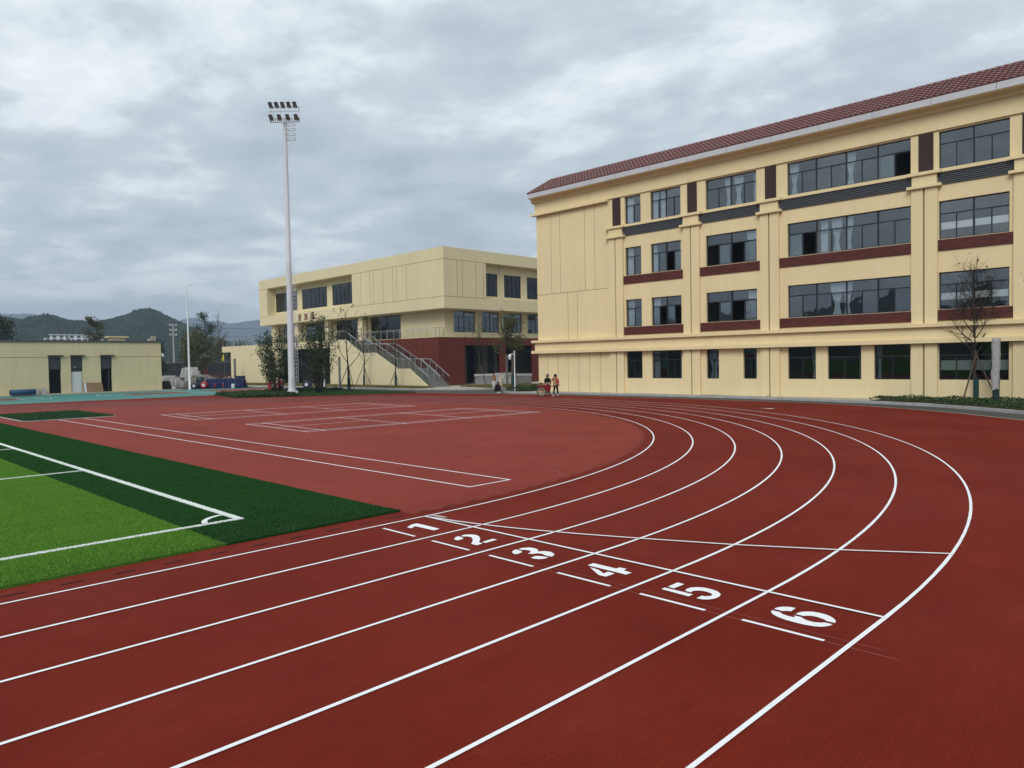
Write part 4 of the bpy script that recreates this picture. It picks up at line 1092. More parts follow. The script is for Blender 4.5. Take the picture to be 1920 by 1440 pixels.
# ================================================================== STORE BUILDING (left)
stb = thing('storage_building', 'long single-storey yellow storage building with dark flat roof edge', 'building', (10, 75.7, 0))
SINV = Matrix.Translation((-10, -75.7, 0))
def T_(mb, name, m, smooth=False):
    o = mb.build(name, m, None, smooth); under(o, stb, SINV); return o
SY = 75.7
drs = [(11.74, 12.86), (13.74, 14.82), (16.54, 17.63)]
w_ = MB(); wall(w_, 'Y', SY, -14, 22.7, 0, 5.36, [(a, b, .12, 3.92) for a, b in drs], .3); w_.box(22.4, 22.698, SY+.3, 86, 0, 5.36); w_.box(-14, 22.4, 85.7, 86, 0, 5.36); w_.box(-14, -13.7, SY+.3, 85.7, 0, 5.36); T_(w_, 'wall', M_ystore)
T_(MB().bbox(-14.12, 22.82, SY-.10, 86.1, 5.361, 5.56, .02), 'roof_edge', M_louver)
T_(MB().box(-14, 22.68, SY-.012, SY-.001, 3.80, 3.85), 'wall_groove', M_groove)
T_(MB().box(-13.7, 22.4, SY+4, SY+4.15, 0, 5.3), 'inner_wall', M_room)
M_dpan = mat('dark_grey_panel', (0.045, 0.05, 0.055), .6, .3, var=.1, vscale=3)
M_doorw = mat('white_door', (0.60, 0.62, 0.63), .5, .4, var=.04, vscale=3)
for i, (a, b) in enumerate(drs):
    T_(MB().box(a+.003, b-.003, SY+.06, SY+.10, 2.58, 3.917), 'door_panel_above', M_dpan)
    T_(MB().box(a-.05, b+.22, SY-.28, SY-.0015, 3.93, 4.02), 'door_canopy', M_dpan)
dr = T_(MB().box(13.80, 14.76, SY+.12, SY+.16, .14, 2.3), 'door', M_doorw)
for z0, z1 in ((1.55, 2.15), (.95, 1.4), (.3, .8)):
    o = MB().bbox(13.92, 14.64, SY+.105, SY+.119, z0, z1, .004).build('door_panel', M_doorw); under(o, stb, SINV)
T_(MB().box(13.80, 14.76, SY+.115, SY+.155, 2.31, 2.57), 'door_head', M_dpan)
T_(MB().tube([(14.66, SY+.05, 1.15), (14.66, SY+.05, 1.35)], .03, 6), 'door_handle', M_steel)
T_(MB().box(17.3, 17.36, SY+.12, SY+1.0, .14, 2.5), 'open_door', M_dpan)
T_(MB().bbox(14.05, 14.15, SY+.0, SY+.06, 2.75, 2.83, .01), 'wall_lamp', M_whitepole)
T_(MB().box(-14, 24.6, 75.0, SY-.002, -.02, .10), 'plinth_step', M_concrete)
vt = MB(); vt.box(18.9, 20.4, 80, 81, 5.56, 6.05); vt.box(18.6, 20.7, 79.8, 81.2, 6.05, 6.2); T_(vt, 'roof_vent', M_ystore)
vt = MB(); vt.box(22.0, 22.4, 76.2, 76.6, 5.56, 6.1); vt.box(21.6, 22.05, 76.2, 76.5, 5.56, 5.85); T_(vt, 'roof_unit', M_concrete)

# ================================================================== MAST, LAMPS, POSTS
mast = thing('floodlight_mast', 'tall tapered white floodlight mast with nine dark lamps on a platform', 'light mast', (24.12, 48.99, 0))
def Mp(mb, name, m, smooth=False, parent=None): return mb.build(name, m, parent or mast, smooth)
Mp(MB().lathe((0, 0, 0), [(.50, 0), (.50, .05), (.36, .07), (.34, .5), (.30, 1.2), (.275, 5), (.23, 11.5), (.237, 11.55), (.227, 11.6), (.185, 18), (.15, 23.6), (.15, 23.8)], 16), 'pole', M_pole, True)
for k in range(8):
    a = k*math.pi/4; Mp(MB().prism([(.30*math.cos(a)-.02*math.sin(a), .30*math.sin(a)+.02*math.cos(a)), (.50*math.cos(a)-.02*math.sin(a), .50*math.sin(a)+.02*math.cos(a)), (.50*math.cos(a)+.02*math.sin(a), .50*math.sin(a)-.02*math.cos(a)), (.30*math.cos(a)+.02*math.sin(a), .30*math.sin(a)-.02*math.cos(a))][::-1], .05, .35), 'base_gusset', M_pole)
vd = Vector((CAM.x-24.12, CAM.y-48.99)).normalized()
th = math.atan2(vd.y, vd.x)                    # towards the pitch
hat = MB(); hat.lathe((0, 0, 0), [(.14, 0), (.14, .02)], 12)
hp_ = Mp(MB().tube([(vd.x*.28, vd.y*.28, .85), (vd.x*.33, vd.y*.33, .85), (vd.x*.315, vd.y*.315, 1.55), (vd.x*.27, vd.y*.27, 1.55)], .05, 6), 'access_hatch', M_pole)
lf = Vector((vd.y, -vd.x))                     # screen-left direction seen from the pitch is -lf
rgt = Vector((-vd.y, vd.x))                    # to the right as seen from the camera
rgt = Vector((rt.x, rt.y)).normalized()
lad = MB()
for i in range(62):
    z = 1.2+i*.36; r_ = .295-(z/23.6)*.14
    p_ = rgt*(r_-.01); q_ = rgt*(r_+.17)
    lad.tube([(p_.x, p_.y, z), (q_.x, q_.y, z), (q_.x, q_.y, z+.07)], .016, 5)
tag(Mp(lad, 'climbing_rungs', M_pole), kind='stuff')
rails = MB()
for w__ in (.12, .30):
    rails.tube([((rgt*(.30+w__)).x, (rgt*(.30+w__)).y, 1.0), ((rgt*(.24+w__)).x, (rgt*(.24+w__)).y, 11.4)], .014, 5)
for i in range(34):
    z = 1.2+i*.3; r_ = .30-(z/11.4)*.06
    rails.tube([((rgt*(r_+.12)).x, (rgt*(r_+.12)).y, z), ((rgt*(r_+.30)).x, (rgt*(r_+.30)).y, z)], .012, 5)
Mp(rails, 'ladder', M_pole)
cage = MB()
cc = rgt*.52
for k in range(4):
    z = 22.2+k*.42
    cage.tube([(cc.x+.36*math.cos(a*math.pi/8), cc.y+.36*math.sin(a*math.pi/8), z) for a in range(17)], .032, 5)
for a in range(0, 16, 4): cage.tube([(cc.x+.36*math.cos(a*math.pi/8), cc.y+.36*math.sin(a*math.pi/8), 22.2), (cc.x+.36*math.cos(a*math.pi/8), cc.y+.36*math.sin(a*math.pi/8), 23.5)], .018, 5)
Mp(cage, 'safety_cage', M_pole)
# platform frame: local axes s (screen right), d (towards the pitch)
def pt(s, d, z): return (rgt.x*s+vd.x*d, rgt.y*s+vd.y*d, z)
pf = MB()
for d in (-.55, .55):
    for z in (23.85, 24.8): pf.tube([pt(-1.25, d, z), pt(1.25, d, z)], .045, 5)
for s_ in (-1.25, 1.25):
    for z in (23.85, 24.8): pf.tube([pt(s_, -.55, z), pt(s_, .55, z)], .045, 5)
for i in range(9):
    for d in (-.55, .55): pf.tube([pt(-1.25+i*.3125, d, 23.85), pt(-1.25+i*.3125, d, 24.8)], .03, 5)
Mp(pf, 'platform_frame', M_pole)
gt = MB()
for i in range(14): gt.tube([pt(-1.2+i*.185, -.55, 23.86), pt(-1.2+i*.185, .55, 23.86)], .022, 4)
Mp(gt, 'platform_grating', M_post)
Mp(MB().tube([pt(0, 0, 23.8), pt(0, 0, 26.1)], [.03, .012], 6), 'lightning_rod', M_pole)
def lamp(s_, z):
    c = Vector(pt(s_, .75, z)); ax = Vector((rgt.x, rgt.y, 0)); fwd = (Vector((vd.x, vd.y, 0))*.62+Vector((0, 0, -.78))).normalized(); upv = ax.cross(fwd).normalized()
    if upv.z < 0: upv = -upv
    mb = MB(); n_ = 8
    hw, hh = .17, .30
    out = [(-hw, -hh*.8), (-hw*.75, -hh), (hw*.75, -hh), (hw, -hh*.8), (hw, hh*.8), (hw*.75, hh), (-hw*.75, hh), (-hw, hh*.8)]
    vs = []
    for k_, (sc_, dd) in enumerate(((1, 0), (1, -.05), (.7, -.13))):
        for a, b in out: vs.append(tuple(c+ax*a*sc_+upv*b*sc_+fwd*dd))
    fs = [tuple(range(8)), tuple(range(23, 15, -1))]
    for k_ in (0, 8):
        for i in range(8): fs.append((k_+i, k_+(i+1) % 8, k_+8+(i+1) % 8, k_+8+i))
    mb.add(vs, fs)
    o = Mp(mb, 'floodlight', M_lampgrey)
    gm = MB(); gm.add([tuple(c+ax*a*.86+upv*b*.88+fwd*.006) for a, b in out], [tuple(range(8))]); gm.build('lens', mat('lamp_lens', (.20, .19, .19), .3, .5), o)
    br = MB(); br.tube([tuple(c+ax*-.18-fwd*.05), tuple(c-ax*0-fwd*.25), pt(s_, .55, z-.2)], .02, 5); br.build('bracket', M_pole, o)
for i in range(5): lamp(-1.20+i*.52, 24.88)
for i in range(4): lamp(-1.18+i*.72, 23.82)

sl_ = thing('street_lamp', 'slim tall white lamp post with short arm beside the storage building', 'street lamp', (25.05, 73.91, 0))
MB().lathe((0, 0, 0), [(.16, 0), (.16, .08), (.115, .1), (.11, 3), (.075, 9), (.05, 11.6), (.05, 11.7)], 12).build('pole', M_whitepole, sl_, True)
MB().tube([(0, 0, 11.65), (rgt.x*.15, rgt.y*.15, 11.82), (rgt.x*.5, rgt.y*.5, 11.86)], .035, 6).build('arm', M_whitepole, sl_)
MB().lathe((rgt.x*.48, rgt.y*.48, 11.74), [(.05, 0), (.16, .03), (.18, .08), (.10, .14)], 10).build('lamp_head', M_whitepole, sl_)

cp = thing('camera_pole', 'thin white security camera pole at the kerb by the school corner', 'pole', (35.3, 32.55, .1))
MB().tube([(0, 0, 0), (0, 0, 3.3)], [.055, .045], 10).build('pole', M_whitepole, cp)
MB().lathe((0, 0, 3.3), [(.06, 0), (.05, .04), (.02, .06)], 10).build('pole_cap', M_whitepole, cp)
MB().tube([(0, 0, 3.08), (-rgt.x*.38, -rgt.y*.38, 3.08)], .025, 6).build('arm', M_whitepole, cp)
MB().lathe((-rgt.x*.38, -rgt.y*.38, 2.62), [(.04, 0), (.11, .04), (.12, .12), (.10, .16), (.14, .18), (.14, .34), (.06, .44)], 12).build('dome_camera', M_whitepole, cp, True)

def post(x, y, h, label, w=.15, m=None):
    t = thing('square_post', label, 'post', (x, y, .05), .78)
    MB().bbox(-w/2, w/2, -w/2, w/2, 0, h, .02).build('shaft', m or M_post, t)
    MB().bbox(-w/2-.015, w/2+.015, -w/2-.015, w/2+.015, h, h+.05, .015).build('cap', M_post, t)
    MB().bbox(-w/2-.05, w/2+.05, -w/2-.05, w/2+.05, -.03, .04, .01).build('foot_plate', M_post, t)
    return t
post(42.75, 40.96, 3.2, 'grey square post on the grass in front of the gymnasium entrance', .22)
post(34.8, 58.4, 3.3, 'grey square post beside the young trees in front of the stair', .22)
post(37.0, 88.6, 3.5, 'grey square post at the far left end of the gymnasium wall', .26)
post(34.4, 60.9, 2.1, 'short white square post between the shrubs and the gymnasium doors', .14, M_whitepole)
wp = post(35.2, -1.28, 3.2, 'dark post wrapped in torn grey plastic in front of the school wall', .24, M_dkgreen)
wr = MB(); n_ = 12; rows_ = 16; vs = []
for j in range(rows_+1):
    for i in range(n_):
        a = 2*math.pi*i/n_; z = 1.0+2.28*j/rows_
        if j == 0: z += .35*math.sin(a*1.0+2.2)+.12*math.sin(a*3)
        r_ = .185+.014*math.sin(a*3+j*1.3)+.012*math.sin(a*5-j*.8)+(.03*math.sin(a+1) if j < 5 else 0)
        vs.append((r_*math.cos(a), r_*math.sin(a), z))
fs = [(j*n_+i, j*n_+(i+1) % n_, (j+1)*n_+(i+1) % n_, (j+1)*n_+i) for j in range(rows_) for i in range(n_)]+[tuple(rows_*n_+i for i in range(n_))]
wr.add(vs, fs); wr.build('plastic_wrap', M_wrap, wp, True)

# ================================================================== TREES
def rnd_dir(rs, base, spread):
    v = Vector((rs.gauss(0, 1), rs.gauss(0, 1), rs.gauss(0, 1)))*spread+Vector(base); return v.normalized()
def branch(mb, rs, p, d, L_, r_, depth, tips, sides=5, up_=.12, kink=.16, kids=(3, 4)):
    n_ = 5; pts = [p.copy()]; rad = [r_]
    for i in range(n_):
        d = (d+Vector((rs.gauss(0, kink), rs.gauss(0, kink), rs.gauss(0, kink)*.6+up_))).normalized()
        p = p+d*(L_/n_); pts.append(p.copy()); rad.append(r_*(1-.62*(i+1)/n_))
    mb.tube(pts, rad, sides, False)
    if depth == 0:
        tips.extend(pts[1:]); return
    for k in range(rs.randint(*kids)):
        t = rs.uniform(.35, 1.0); i = min(n_-1, int(t*n_)); q = pts[i].lerp(pts[i+1], t*n_-i)
        dd = (pts[i+1]-pts[i]).normalized()
        branch(mb, rs, q, rnd_dir(rs, dd, .55), L_*rs.uniform(.45, .72), rad[i]*.62, depth-1, tips, 4, up_, kink, kids)
    tips.extend(pts[-2:])
def make_tree(name, label, x, y, h, cb=.32, nb=9, depth=2, blen=.36, r_=.07, leaf=None, nleaf=300, lsize=.13, lspread=.15, seed=1, stakes=0, bark=None, ang=.75, band=False, z0=.05, cat='tree', group=None, kids=(3, 4)):
    rs = random.Random(seed)
    t = thing(name, label, cat, (x, y, z0), 0, group)
    mb = MB(); tips = []
    n_ = 9; pts = [Vector((0, 0, -.1))]; rad = [r_*1.25]
    dx, dy = rs.gauss(0, .02), rs.gauss(0, .02)
    for i in range(1, n_+1):
        f = i/n_; pts.append(Vector((dx*h*f+rs.gauss(0, .012)*h*.3, dy*h*f+rs.gauss(0, .012)*h*.3, h*.93*f))); rad.append(r_*(1-.86*f)+.006)
    mb.tube(pts, rad, 8)
    for k in range(nb):
        f = cb+(0.97-cb)*((k+rs.uniform(0, .8))/nb); i = min(n_-1, int(f*n_)); p_ = pts[i].lerp(pts[i+1], f*n_-i)
        a = k*2.4+rs.uniform(-.4, .4); d = Vector((math.cos(a), math.sin(a), ang+rs.uniform(-.15, .3))).normalized()
        L_ = h*blen*(1-.62*(f-cb)/(1-cb))*rs.uniform(.75, 1.15)
        branch(mb, rs, p_, d, L_, rad[i]*.55, depth-1, tips, 5, kids=kids)
    tips.append(pts[-1])
    mb.build('trunk', bark or M_bark, t, True)
    if nleaf:
        T = np.array([tuple(q) for q in tips]); idx = RNG.integers(0, len(T), nleaf)
        C = T[idx]+RNG.normal(size=(nleaf, 3))*lspread
        quads_mesh('crown', leaf_quads(C, lsize, .3), leaf or LEAF_TREE, t)
    if stakes:
        for k in range(stakes):
            a = k*2*math.pi/stakes+rs.uniform(0, .5)+.4; st_ = MB()
            rr_ = .24*min(h, 7)*.62; hh = .31*min(h, 7.4)
            st_.tube([(math.cos(a)*rr_, math.sin(a)*rr_, -.1), (math.cos(a)*.08, math.sin(a)*.08, hh), (-math.cos(a)*.06, -math.sin(a)*.06, hh+.35)], [.042, .036, .03], 6)
            st_.build('stake', M_stake, t)
    if band:
        bn = MB(); bn.lathe((0, 0, 0), [(r_*1.30+.012+.006*(i % 2), .05+i*.11) for i in range(12)], 10); bn.build('trunk_wrap', M_band, t)
    return t
LEAF_TREE = leaf_mat('tree_leaf', (0.042, 0.058, 0.016), .45)
LEAF_SHRUB = leaf_mat('shrub_leaf', (0.034, 0.056, 0.016), .5)
LEAF_OLIVE = leaf_mat('olive_leaf', (0.075, 0.080, 0.024), .4)
LEAF_DARK = leaf_mat('dark_leaf', (0.020, 0.042, 0.014), .45)
LEAF_PALE = leaf_mat('pale_leaf', (0.085, 0.105, 0.035), .4)
LEAF_DEAD = leaf_mat('withered_leaf', (0.045, 0.038, 0.018), .4)
make_tree('young_tree', 'nearly bare staked young tree in the hedge before the right school windows', 36.0, -.25, 7.4, .30, 30, 3, .30, .085, LEAF_DEAD, 150, .11, .06, 21, 3, None, 1.0, True, kids=(3, 5))
make_tree('young_tree', 'sparse twiggy tree reaching in from the right edge of the picture', 32.6, -4.35, 6.2, .40, 13, 3, .34, .06, LEAF_TREE, 420, .10, .10, 5, 3, kids=(2, 4))
make_tree('young_tree', 'tall bare staked tree on the island in front of the stair wall', 30.4, 49.8, 8.1, .26, 9, 3, .42, .085, LEAF_TREE, 170, .15, .08, 8, 3, None, 1.35, True, kids=(2, 3))
make_tree('young_tree', 'slender staked tree with few leaves below the stair landing', 37.4, 57.7, 7.2, .30, 8, 3, .36, .075, LEAF_TREE, 190, .15, .10, 15, 3, None, 1.1, True, kids=(2, 3))
make_tree('young_tree', 'short staked sapling beside the lower stair flight', 37.3, 51.8, 5.2, .38, 8, 3, .34, .08, LEAF_OLIVE, 240, .12, .12, 27, 3, None, 1.2, True, kids=(2, 3))
make_tree('young_tree', 'thin staked tree in front of the dark gymnasium entrance', 44.2, 46.4, 6.9, .32, 8, 3, .36, .085, LEAF_TREE, 170, .14, .12, 33, 3, None, 1.2, False, kids=(2, 3))
make_tree('leafy_tree', 'leafier staked tree standing beside the white camera pole', 41.6, 39.0, 6.3, .34, 12, 3, .33, .10, LEAF_OLIVE, 2200, .17, .22, 41, 3, M_bark_pale, 1.0, True)
def make_shrub(label, x, y, h, w, stems, nleaf, seed, lsize=.13, lo=.18):
    rs = random.Random(seed); t = thing('multi_stem_shrub', label, 'shrub', (x, y, .05)); mb = MB(); tips = []
    for k in range(stems):
        a = k*2.4+rs.uniform(-.3, .3); r0_ = rs.uniform(.05, .28); sp = rs.uniform(.15, 1)*w; hh = h*rs.uniform(.7, 1.0)*(1-.22*(sp/w)**2)
        pts = []; n_ = 7
        for i in range(n_+1):
            f = i/n_; rr_ = r0_+(sp-r0_)*f**.75
            pts.append(Vector((math.cos(a)*rr_+rs.gauss(0, .05), math.sin(a)*rr_+rs.gauss(0, .05), hh*f)))
        mb.tube(pts, [.032*(1-.8*i/n_)+.004 for i in range(n_+1)], 5)
        for i in range(2, n_+1):
            for q in range(3):
                p_ = pts[i]; d = rnd_dir(rs, (math.cos(a)*.5, math.sin(a)*.5, .7), .6); L_ = rs.uniform(.25, .6)
                mb.tube([p_, p_+d*L_*.5, p_+d*L_+Vector((0, 0, .05))], [.010, .007, .003], 4, False); tips += [p_+d*L_*.6, p_+d*L_, p_+d*L_*1.1]
    mb.build('stems', M_bark, t, True)
    T = np.array([tuple(p_) for p_ in tips if p_.z > h*lo]); C = T[RNG.integers(0, len(T), nleaf)]+RNG.normal(size=(nleaf, 3))*.16
    quads_mesh('crown', leaf_quads(C, lsize, .2), LEAF_SHRUB, t)
    return t
make_shrub('round leafy multi-stem shrub left of the floodlight mast', 24.6, 52.6, 5.5, 2.25, 26, 6800, 3, .135)
make_shrub('taller narrow multi-stem shrub right of the floodlight mast', 26.5, 48.6, 7.0, 1.8, 24, 5600, 9, .13)
# belt of trees and far garden behind the court
belt = [('olive-green leafy tree behind the rubbish heap', 41, 113, 8.5, LEAF_OLIVE, 3400, 2.4), ('dark slender tree just right of the storage building corner', 35.0, 113, 7.0, LEAF_DARK, 3000, 2.2), ('bushy yellowish tree behind the slim lamp post', 44.5, 118, 8.6, LEAF_PALE, 3200, 2.4),
        ('tall dark pointed tree above the belt behind the lamp post', 62, 158, 15.5, LEAF_DARK, 4200, 3.0), ('low dense tree at the foot of the hill slope', 57, 138, 7.8, LEAF_OLIVE, 3200, 3.0), ('round green tree next to the gymnasium end wall', 60.5, 136, 7.6, LEAF_DARK, 3000, 2.8)]
def round_tree(label, x, y, h, lm, n, rad_, seed, name='broadleaf_tree', lsize=.26):
    rs = random.Random(seed); t = thing(name, label, 'tree', (x, y, -.05)); mb = MB(); tips = []
    mb.tube([(0, 0, 0), (rs.gauss(0, .1), rs.gauss(0, .1), h*.35), (rs.gauss(0, .2), rs.gauss(0, .2), h*.9)], [h*.022, h*.017, h*.004], 7)
    for k in range(13):
        a = k*2.4; z = h*(.22+.66*k/13); L_ = rad_*(.95-.5*(k/13))*rs.uniform(.8, 1.25)
        branch(mb, rs, Vector((0, 0, z)), Vector((math.cos(a), math.sin(a), .7)).normalized(), L_, h*.007, 1, tips, 4)
    mb.build('trunk', M_bark, t, True)
    T = np.array([tuple(p_) for p_ in tips]); ncl = 70
    cen = T[RNG.integers(0, len(T), ncl)]; C = cen[RNG.integers(0, ncl, n)]+RNG.normal(size=(n, 3))*np.array([.42, .42, .34])*rad_/2.4
    quads_mesh('crown', leaf_quads(C, lsize, .1), lm, t)
for i, (lb, x, y, h, lm, n, rd_) in enumerate(belt): round_tree(lb, x, y, h, lm, n, rd_, 50+i)
make_tree('bare_tree', 'tall thin bare tree standing beside the gymnasium end wall', 46.5, 115, 12.5, .35, 16, 3, .22, .12, None, 0, .1, .1, 61, 3, M_bark_pale, 1.4, False, -.05)
make_tree('bare_tree', 'bare staked tree behind the blue tarpaulin heap', 42.8, 118, 9.0, .35, 12, 3, .26, .10, LEAF_OLIVE, 300, .2, .3, 62, 3, M_bark, 1.2, False, -.05)
make_tree('bare_tree', 'dark forked tree trunk in front of the white rubbish sacks', 30.9, 88.5, 6.4, .22, 8, 3, .35, .12, LEAF_OLIVE, 900, .2, .3, 63, 3, M_bark, 1.3, False, -.05)
round_tree('dense green tree showing above the storage building at the left edge', 19.2, 140, 12.0, LEAF_DARK, 4600, 3.2, 71, lsize=.4)
round_tree('small green tree showing above the storage roof before the white houses', 37.5, 152, 13.4, LEAF_OLIVE, 2600, 2.2, 72, lsize=.34)
for i, (lb, x, y, h) in enumerate((('small pompom tree on the far right of the distant row above the terrace', 97, 166, 9.8), ('middle one of three small trees above the terrace railing', 93, 168, 10.2), ('leftmost of three small trees above the terrace railing', 90, 169, 9.4))):
    round_tree(lb, x, y, h, LEAF_DARK, 900, 1.1, 80+i, 'distant_tree', .3)

# ================================================================== YARD BEHIND THE COURT
M_sack = mat('white_sacking', (0.40, 0.40, 0.39), .8, .2, var=.35, vscale=3, bump=.6, bscale=9)
M_tarp = mat('blue_tarpaulin', (0.006, 0.010, 0.062), .6, .25, var=.25, vscale=2, bump=.5, bscale=6)
M_rubble = mat('rubble_grey', (0.22, 0.20, 0.18), .95, .1, var=.35, vscale=3)
def lump(name, label, cat, x, y, sx, sy, h, m, seed, rz=0, parts=0, m2=None, crumple=.10, flat=.55):
    """draped or heaped mound: boxy, sagging, with creases and an uneven foot"""
    rs = random.Random(seed); rn = np.random.default_rng(seed); t = thing(name, label, cat, (x, y, 0), rz); nu, nv = 44, 26; vs = []; fs = []
    bumps = [(rs.uniform(-.8, .8)*sx, rs.uniform(-.7, .7)*sy, rs.uniform(.25, .6)*sx, rs.uniform(-.45, .5)) for _ in range(7)]
    fold = [(rs.uniform(0, 3.14), rs.uniform(4, 9)/max(sx, .6), rs.uniform(0, 6)) for _ in range(5)]
    for j in range(nv+1):
        for i in range(nu+1):
            u, v = 2*i/nu-1, 2*j/nv-1; X, Y = u*sx*1.12, v*sy*1.12
            e_ = (abs(u)**3.2+abs(v)**3.2)**(1/3.2)
            k = max(0.0, min(1.0, (1.0-e_)/(1-flat)))
            z = h*k**.7
            for bx_, by_, br, ba in bumps: z *= 1+ba*math.exp(-((X-bx_)**2+(Y-by_)**2)/br**2)*.8
            for an, fq, ph in fold: z += crumple*h*.16*abs(math.sin((X*math.cos(an)+Y*math.sin(an))*fq+ph))*(1 if k > 0 else 0)
            z += rn.normal()*crumple*h*.10*(1 if k > 0 else 0)
            vs.append((X+rn.normal()*.03, Y+rn.normal()*.03, max(0, min(z, h*1.15))))
    for j in range(nv):
        for i in range(nu):
            q = j*(nu+1)+i; f = (q, q+1, q+nu+2, q+nu+1)
            if max(vs[w][2] for w in f) > .001: fs.append(f)
    MB().add(vs, fs).build('cover', m, t)
    for k in range(parts):
        a = rs.uniform(0, 6.28); q = rs.uniform(.2, .98); s = rs.uniform(.12, .34); mb = MB()
        hx, hy, hz = s*rs.uniform(.6, 1.6), s*rs.uniform(.4, .9), s*rs.uniform(.2, .8)
        jit = lambda: 1+rs.uniform(-.25, .25)
        mb.add([(-hx*jit(), -hy*jit(), 0), (hx*jit(), -hy*jit(), 0), (hx*jit(), hy*jit(), 0), (-hx*jit(), hy*jit(), 0), (-hx*jit(), -hy*jit(), hz*jit()), (hx*jit(), -hy*jit(), hz*jit()), (hx*jit(), hy*jit(), hz*jit()), (-hx*jit(), hy*jit(), hz*jit())], [(0, 3, 2, 1), (4, 5, 6, 7), (0, 1, 5, 4), (1, 2, 6, 5), (2, 3, 7, 6), (3, 0, 4, 7)])
        mm_ = m2 if not isinstance(m2, list) else m2[k % len(m2)]
        o = mb.build('loose_piece', mm_ or m, t); o.location = (sx*q*math.cos(a), sy*q*math.sin(a), h*max(0, 1-q**2.5)**.6*.92); o.rotation_euler = (rs.uniform(-.6, .6), rs.uniform(-.6, .6), rs.uniform(0, 3))
    return t
M_DEB = [M_sack, mat('debris_grey', (.16, .15, .14), .9, .1, var=.2, vscale=5), mat('debris_brown', (.16, .10, .06), .9, .1, var=.2, vscale=5), mat('debris_black', (.03, .03, .035), .8, .2), mat('debris_pale', (.42, .40, .36), .9, .1)]
lump('covered_heap', 'materials heap under a crumpled blue tarpaulin beside the teal court', 'heap', 29.7, 75.4, 2.35, .9, 1.0, M_tarp, 4, R(-50), 0, None, .55, .5)
lump('rubbish_heap', 'grey heap of building rubble and sacks behind the slim lamp post', 'heap', 30.2, 83.0, 1.9, 1.3, 1.35, M_rubble, 6, R(-45), 60, M_DEB, .5, .3)
lump('sheeted_stack', 'white plastic sheeting draped over a tall stack of materials', 'stack', 30.2, 86.5, 1.3, .8, 2.2, M_sack, 8, R(-45), 10, M_DEB, .5, .35)
lump('sack_heap', 'low pale heap of sacks left of the forked tree', 'heap', 28.3, 88.5, 1.3, .8, 1.3, M_sack, 9, R(-45), 16, M_DEB, .5, .4)
lump('rubble_heap', 'low brown heap of broken tiles behind the blue tarpaulin', 'heap', 32.4, 80.5, 1.6, .8, .95, M_rubble, 12, R(-45), 40, [mat('broken_tile', (.26, .14, .09), .9, .1, var=.3, vscale=4), M_DEB[4], M_DEB[2]], .4, .3)
def drum(label, x, y, r_, h, m, rz=0, lying=False, spot=None, name='drum'):
    t = thing(name, label, 'drum', (x, y, 0), rz)
    mb = MB(); mb.lathe((0, 0, 0), [(r_*.94, 0), (r_, .02), (r_, h*.32), (r_*1.03, h*.34), (r_, h*.36), (r_, h*.64), (r_*1.03, h*.66), (r_, h*.68), (r_, h-.02), (r_*.94, h)], 18)
    o = mb.build('shell', m, t, True)
    if spot:
        q = MB(); q.lathe((0, 0, h), [(r_*.45, 0), (r_*.45, .012)], 12); s_ = q.build('label_disc', spot, t)
    if lying:
        for c in t.children: c.rotation_euler = (math.pi/2, 0, 0); c.location = (0, h/2, r_)
    return t
M_navy = mat('navy_plastic', (0.012, 0.018, 0.06), .5, .4); M_redpl = mat('red_plastic', (0.30, 0.012, 0.018), .45, .4); M_whpl = mat('white_plastic', (0.62, 0.62, 0.66), .5, .4, var=.05, vscale=6)
M_dkgrn = mat('dark_green_plastic', (0.03, 0.05, 0.05), .5, .4)
drum('red drum lying on its side left of the blue tarpaulin', 27.75, 76.3, .42, .9, M_redpl, R(135-180), True, M_whpl)
drum('dark blue drum lying on its side between lamp post and red drum', 26.75, 76.6, .36, .9, M_navy, R(135-180), True, M_whpl)
drum('dark green drum standing behind the red drum', 27.9, 78.0, .46, 1.4, M_dkgrn)
drum('white plastic bucket in front of the blue tarpaulin', 29.7, 73.1, .20, .52, M_whpl, name='bucket')
drum('small white bucket beside the storage building corner', 24.2, 76.4, .20, .32, M_whpl, name='bucket')
for i, (x, y) in enumerate(((28.35, 75.0), (29.15, 74.55))):
    t = thing('red_bottle', ('left' if i == 0 else 'right')+' one of two small red bottles in front of the blue tarpaulin', 'bottle', (x, y, 0))
    MB().lathe((0, 0, 0), [(.09, 0), (.09, .38), (.04, .46), (.04, .54)], 10).build('body', M_redpl, t, True); MB().lathe((0, 0, .54), [(.05, 0), (.05, .05)], 8).build('cap', M_whpl, t)
bt = thing('navy_bin', 'dark blue upright plastic bin at the right end of the tarpaulin', 'bin', (31.1, 74.2, 0), R(-45))
MB().bbox(-.5, .5, -.3, .3, 0, 1.35, .03).build('body', M_navy, bt); MB().bbox(-.53, .53, -.33, .33, 1.352, 1.42, .02).build('lid', M_navy, bt); MB().box(-.35, .35, -.316, -.302, .55, .60).build('rib', M_whpl, bt)
# crouching worker's pile at the corner
lump('tool_bag_pile', 'dark bundle of bags against the storage building corner', 'bags', 23.7, 77.2, .5, .4, .9, mat('dark_bag', (.045, .03, .025), .9), 14)
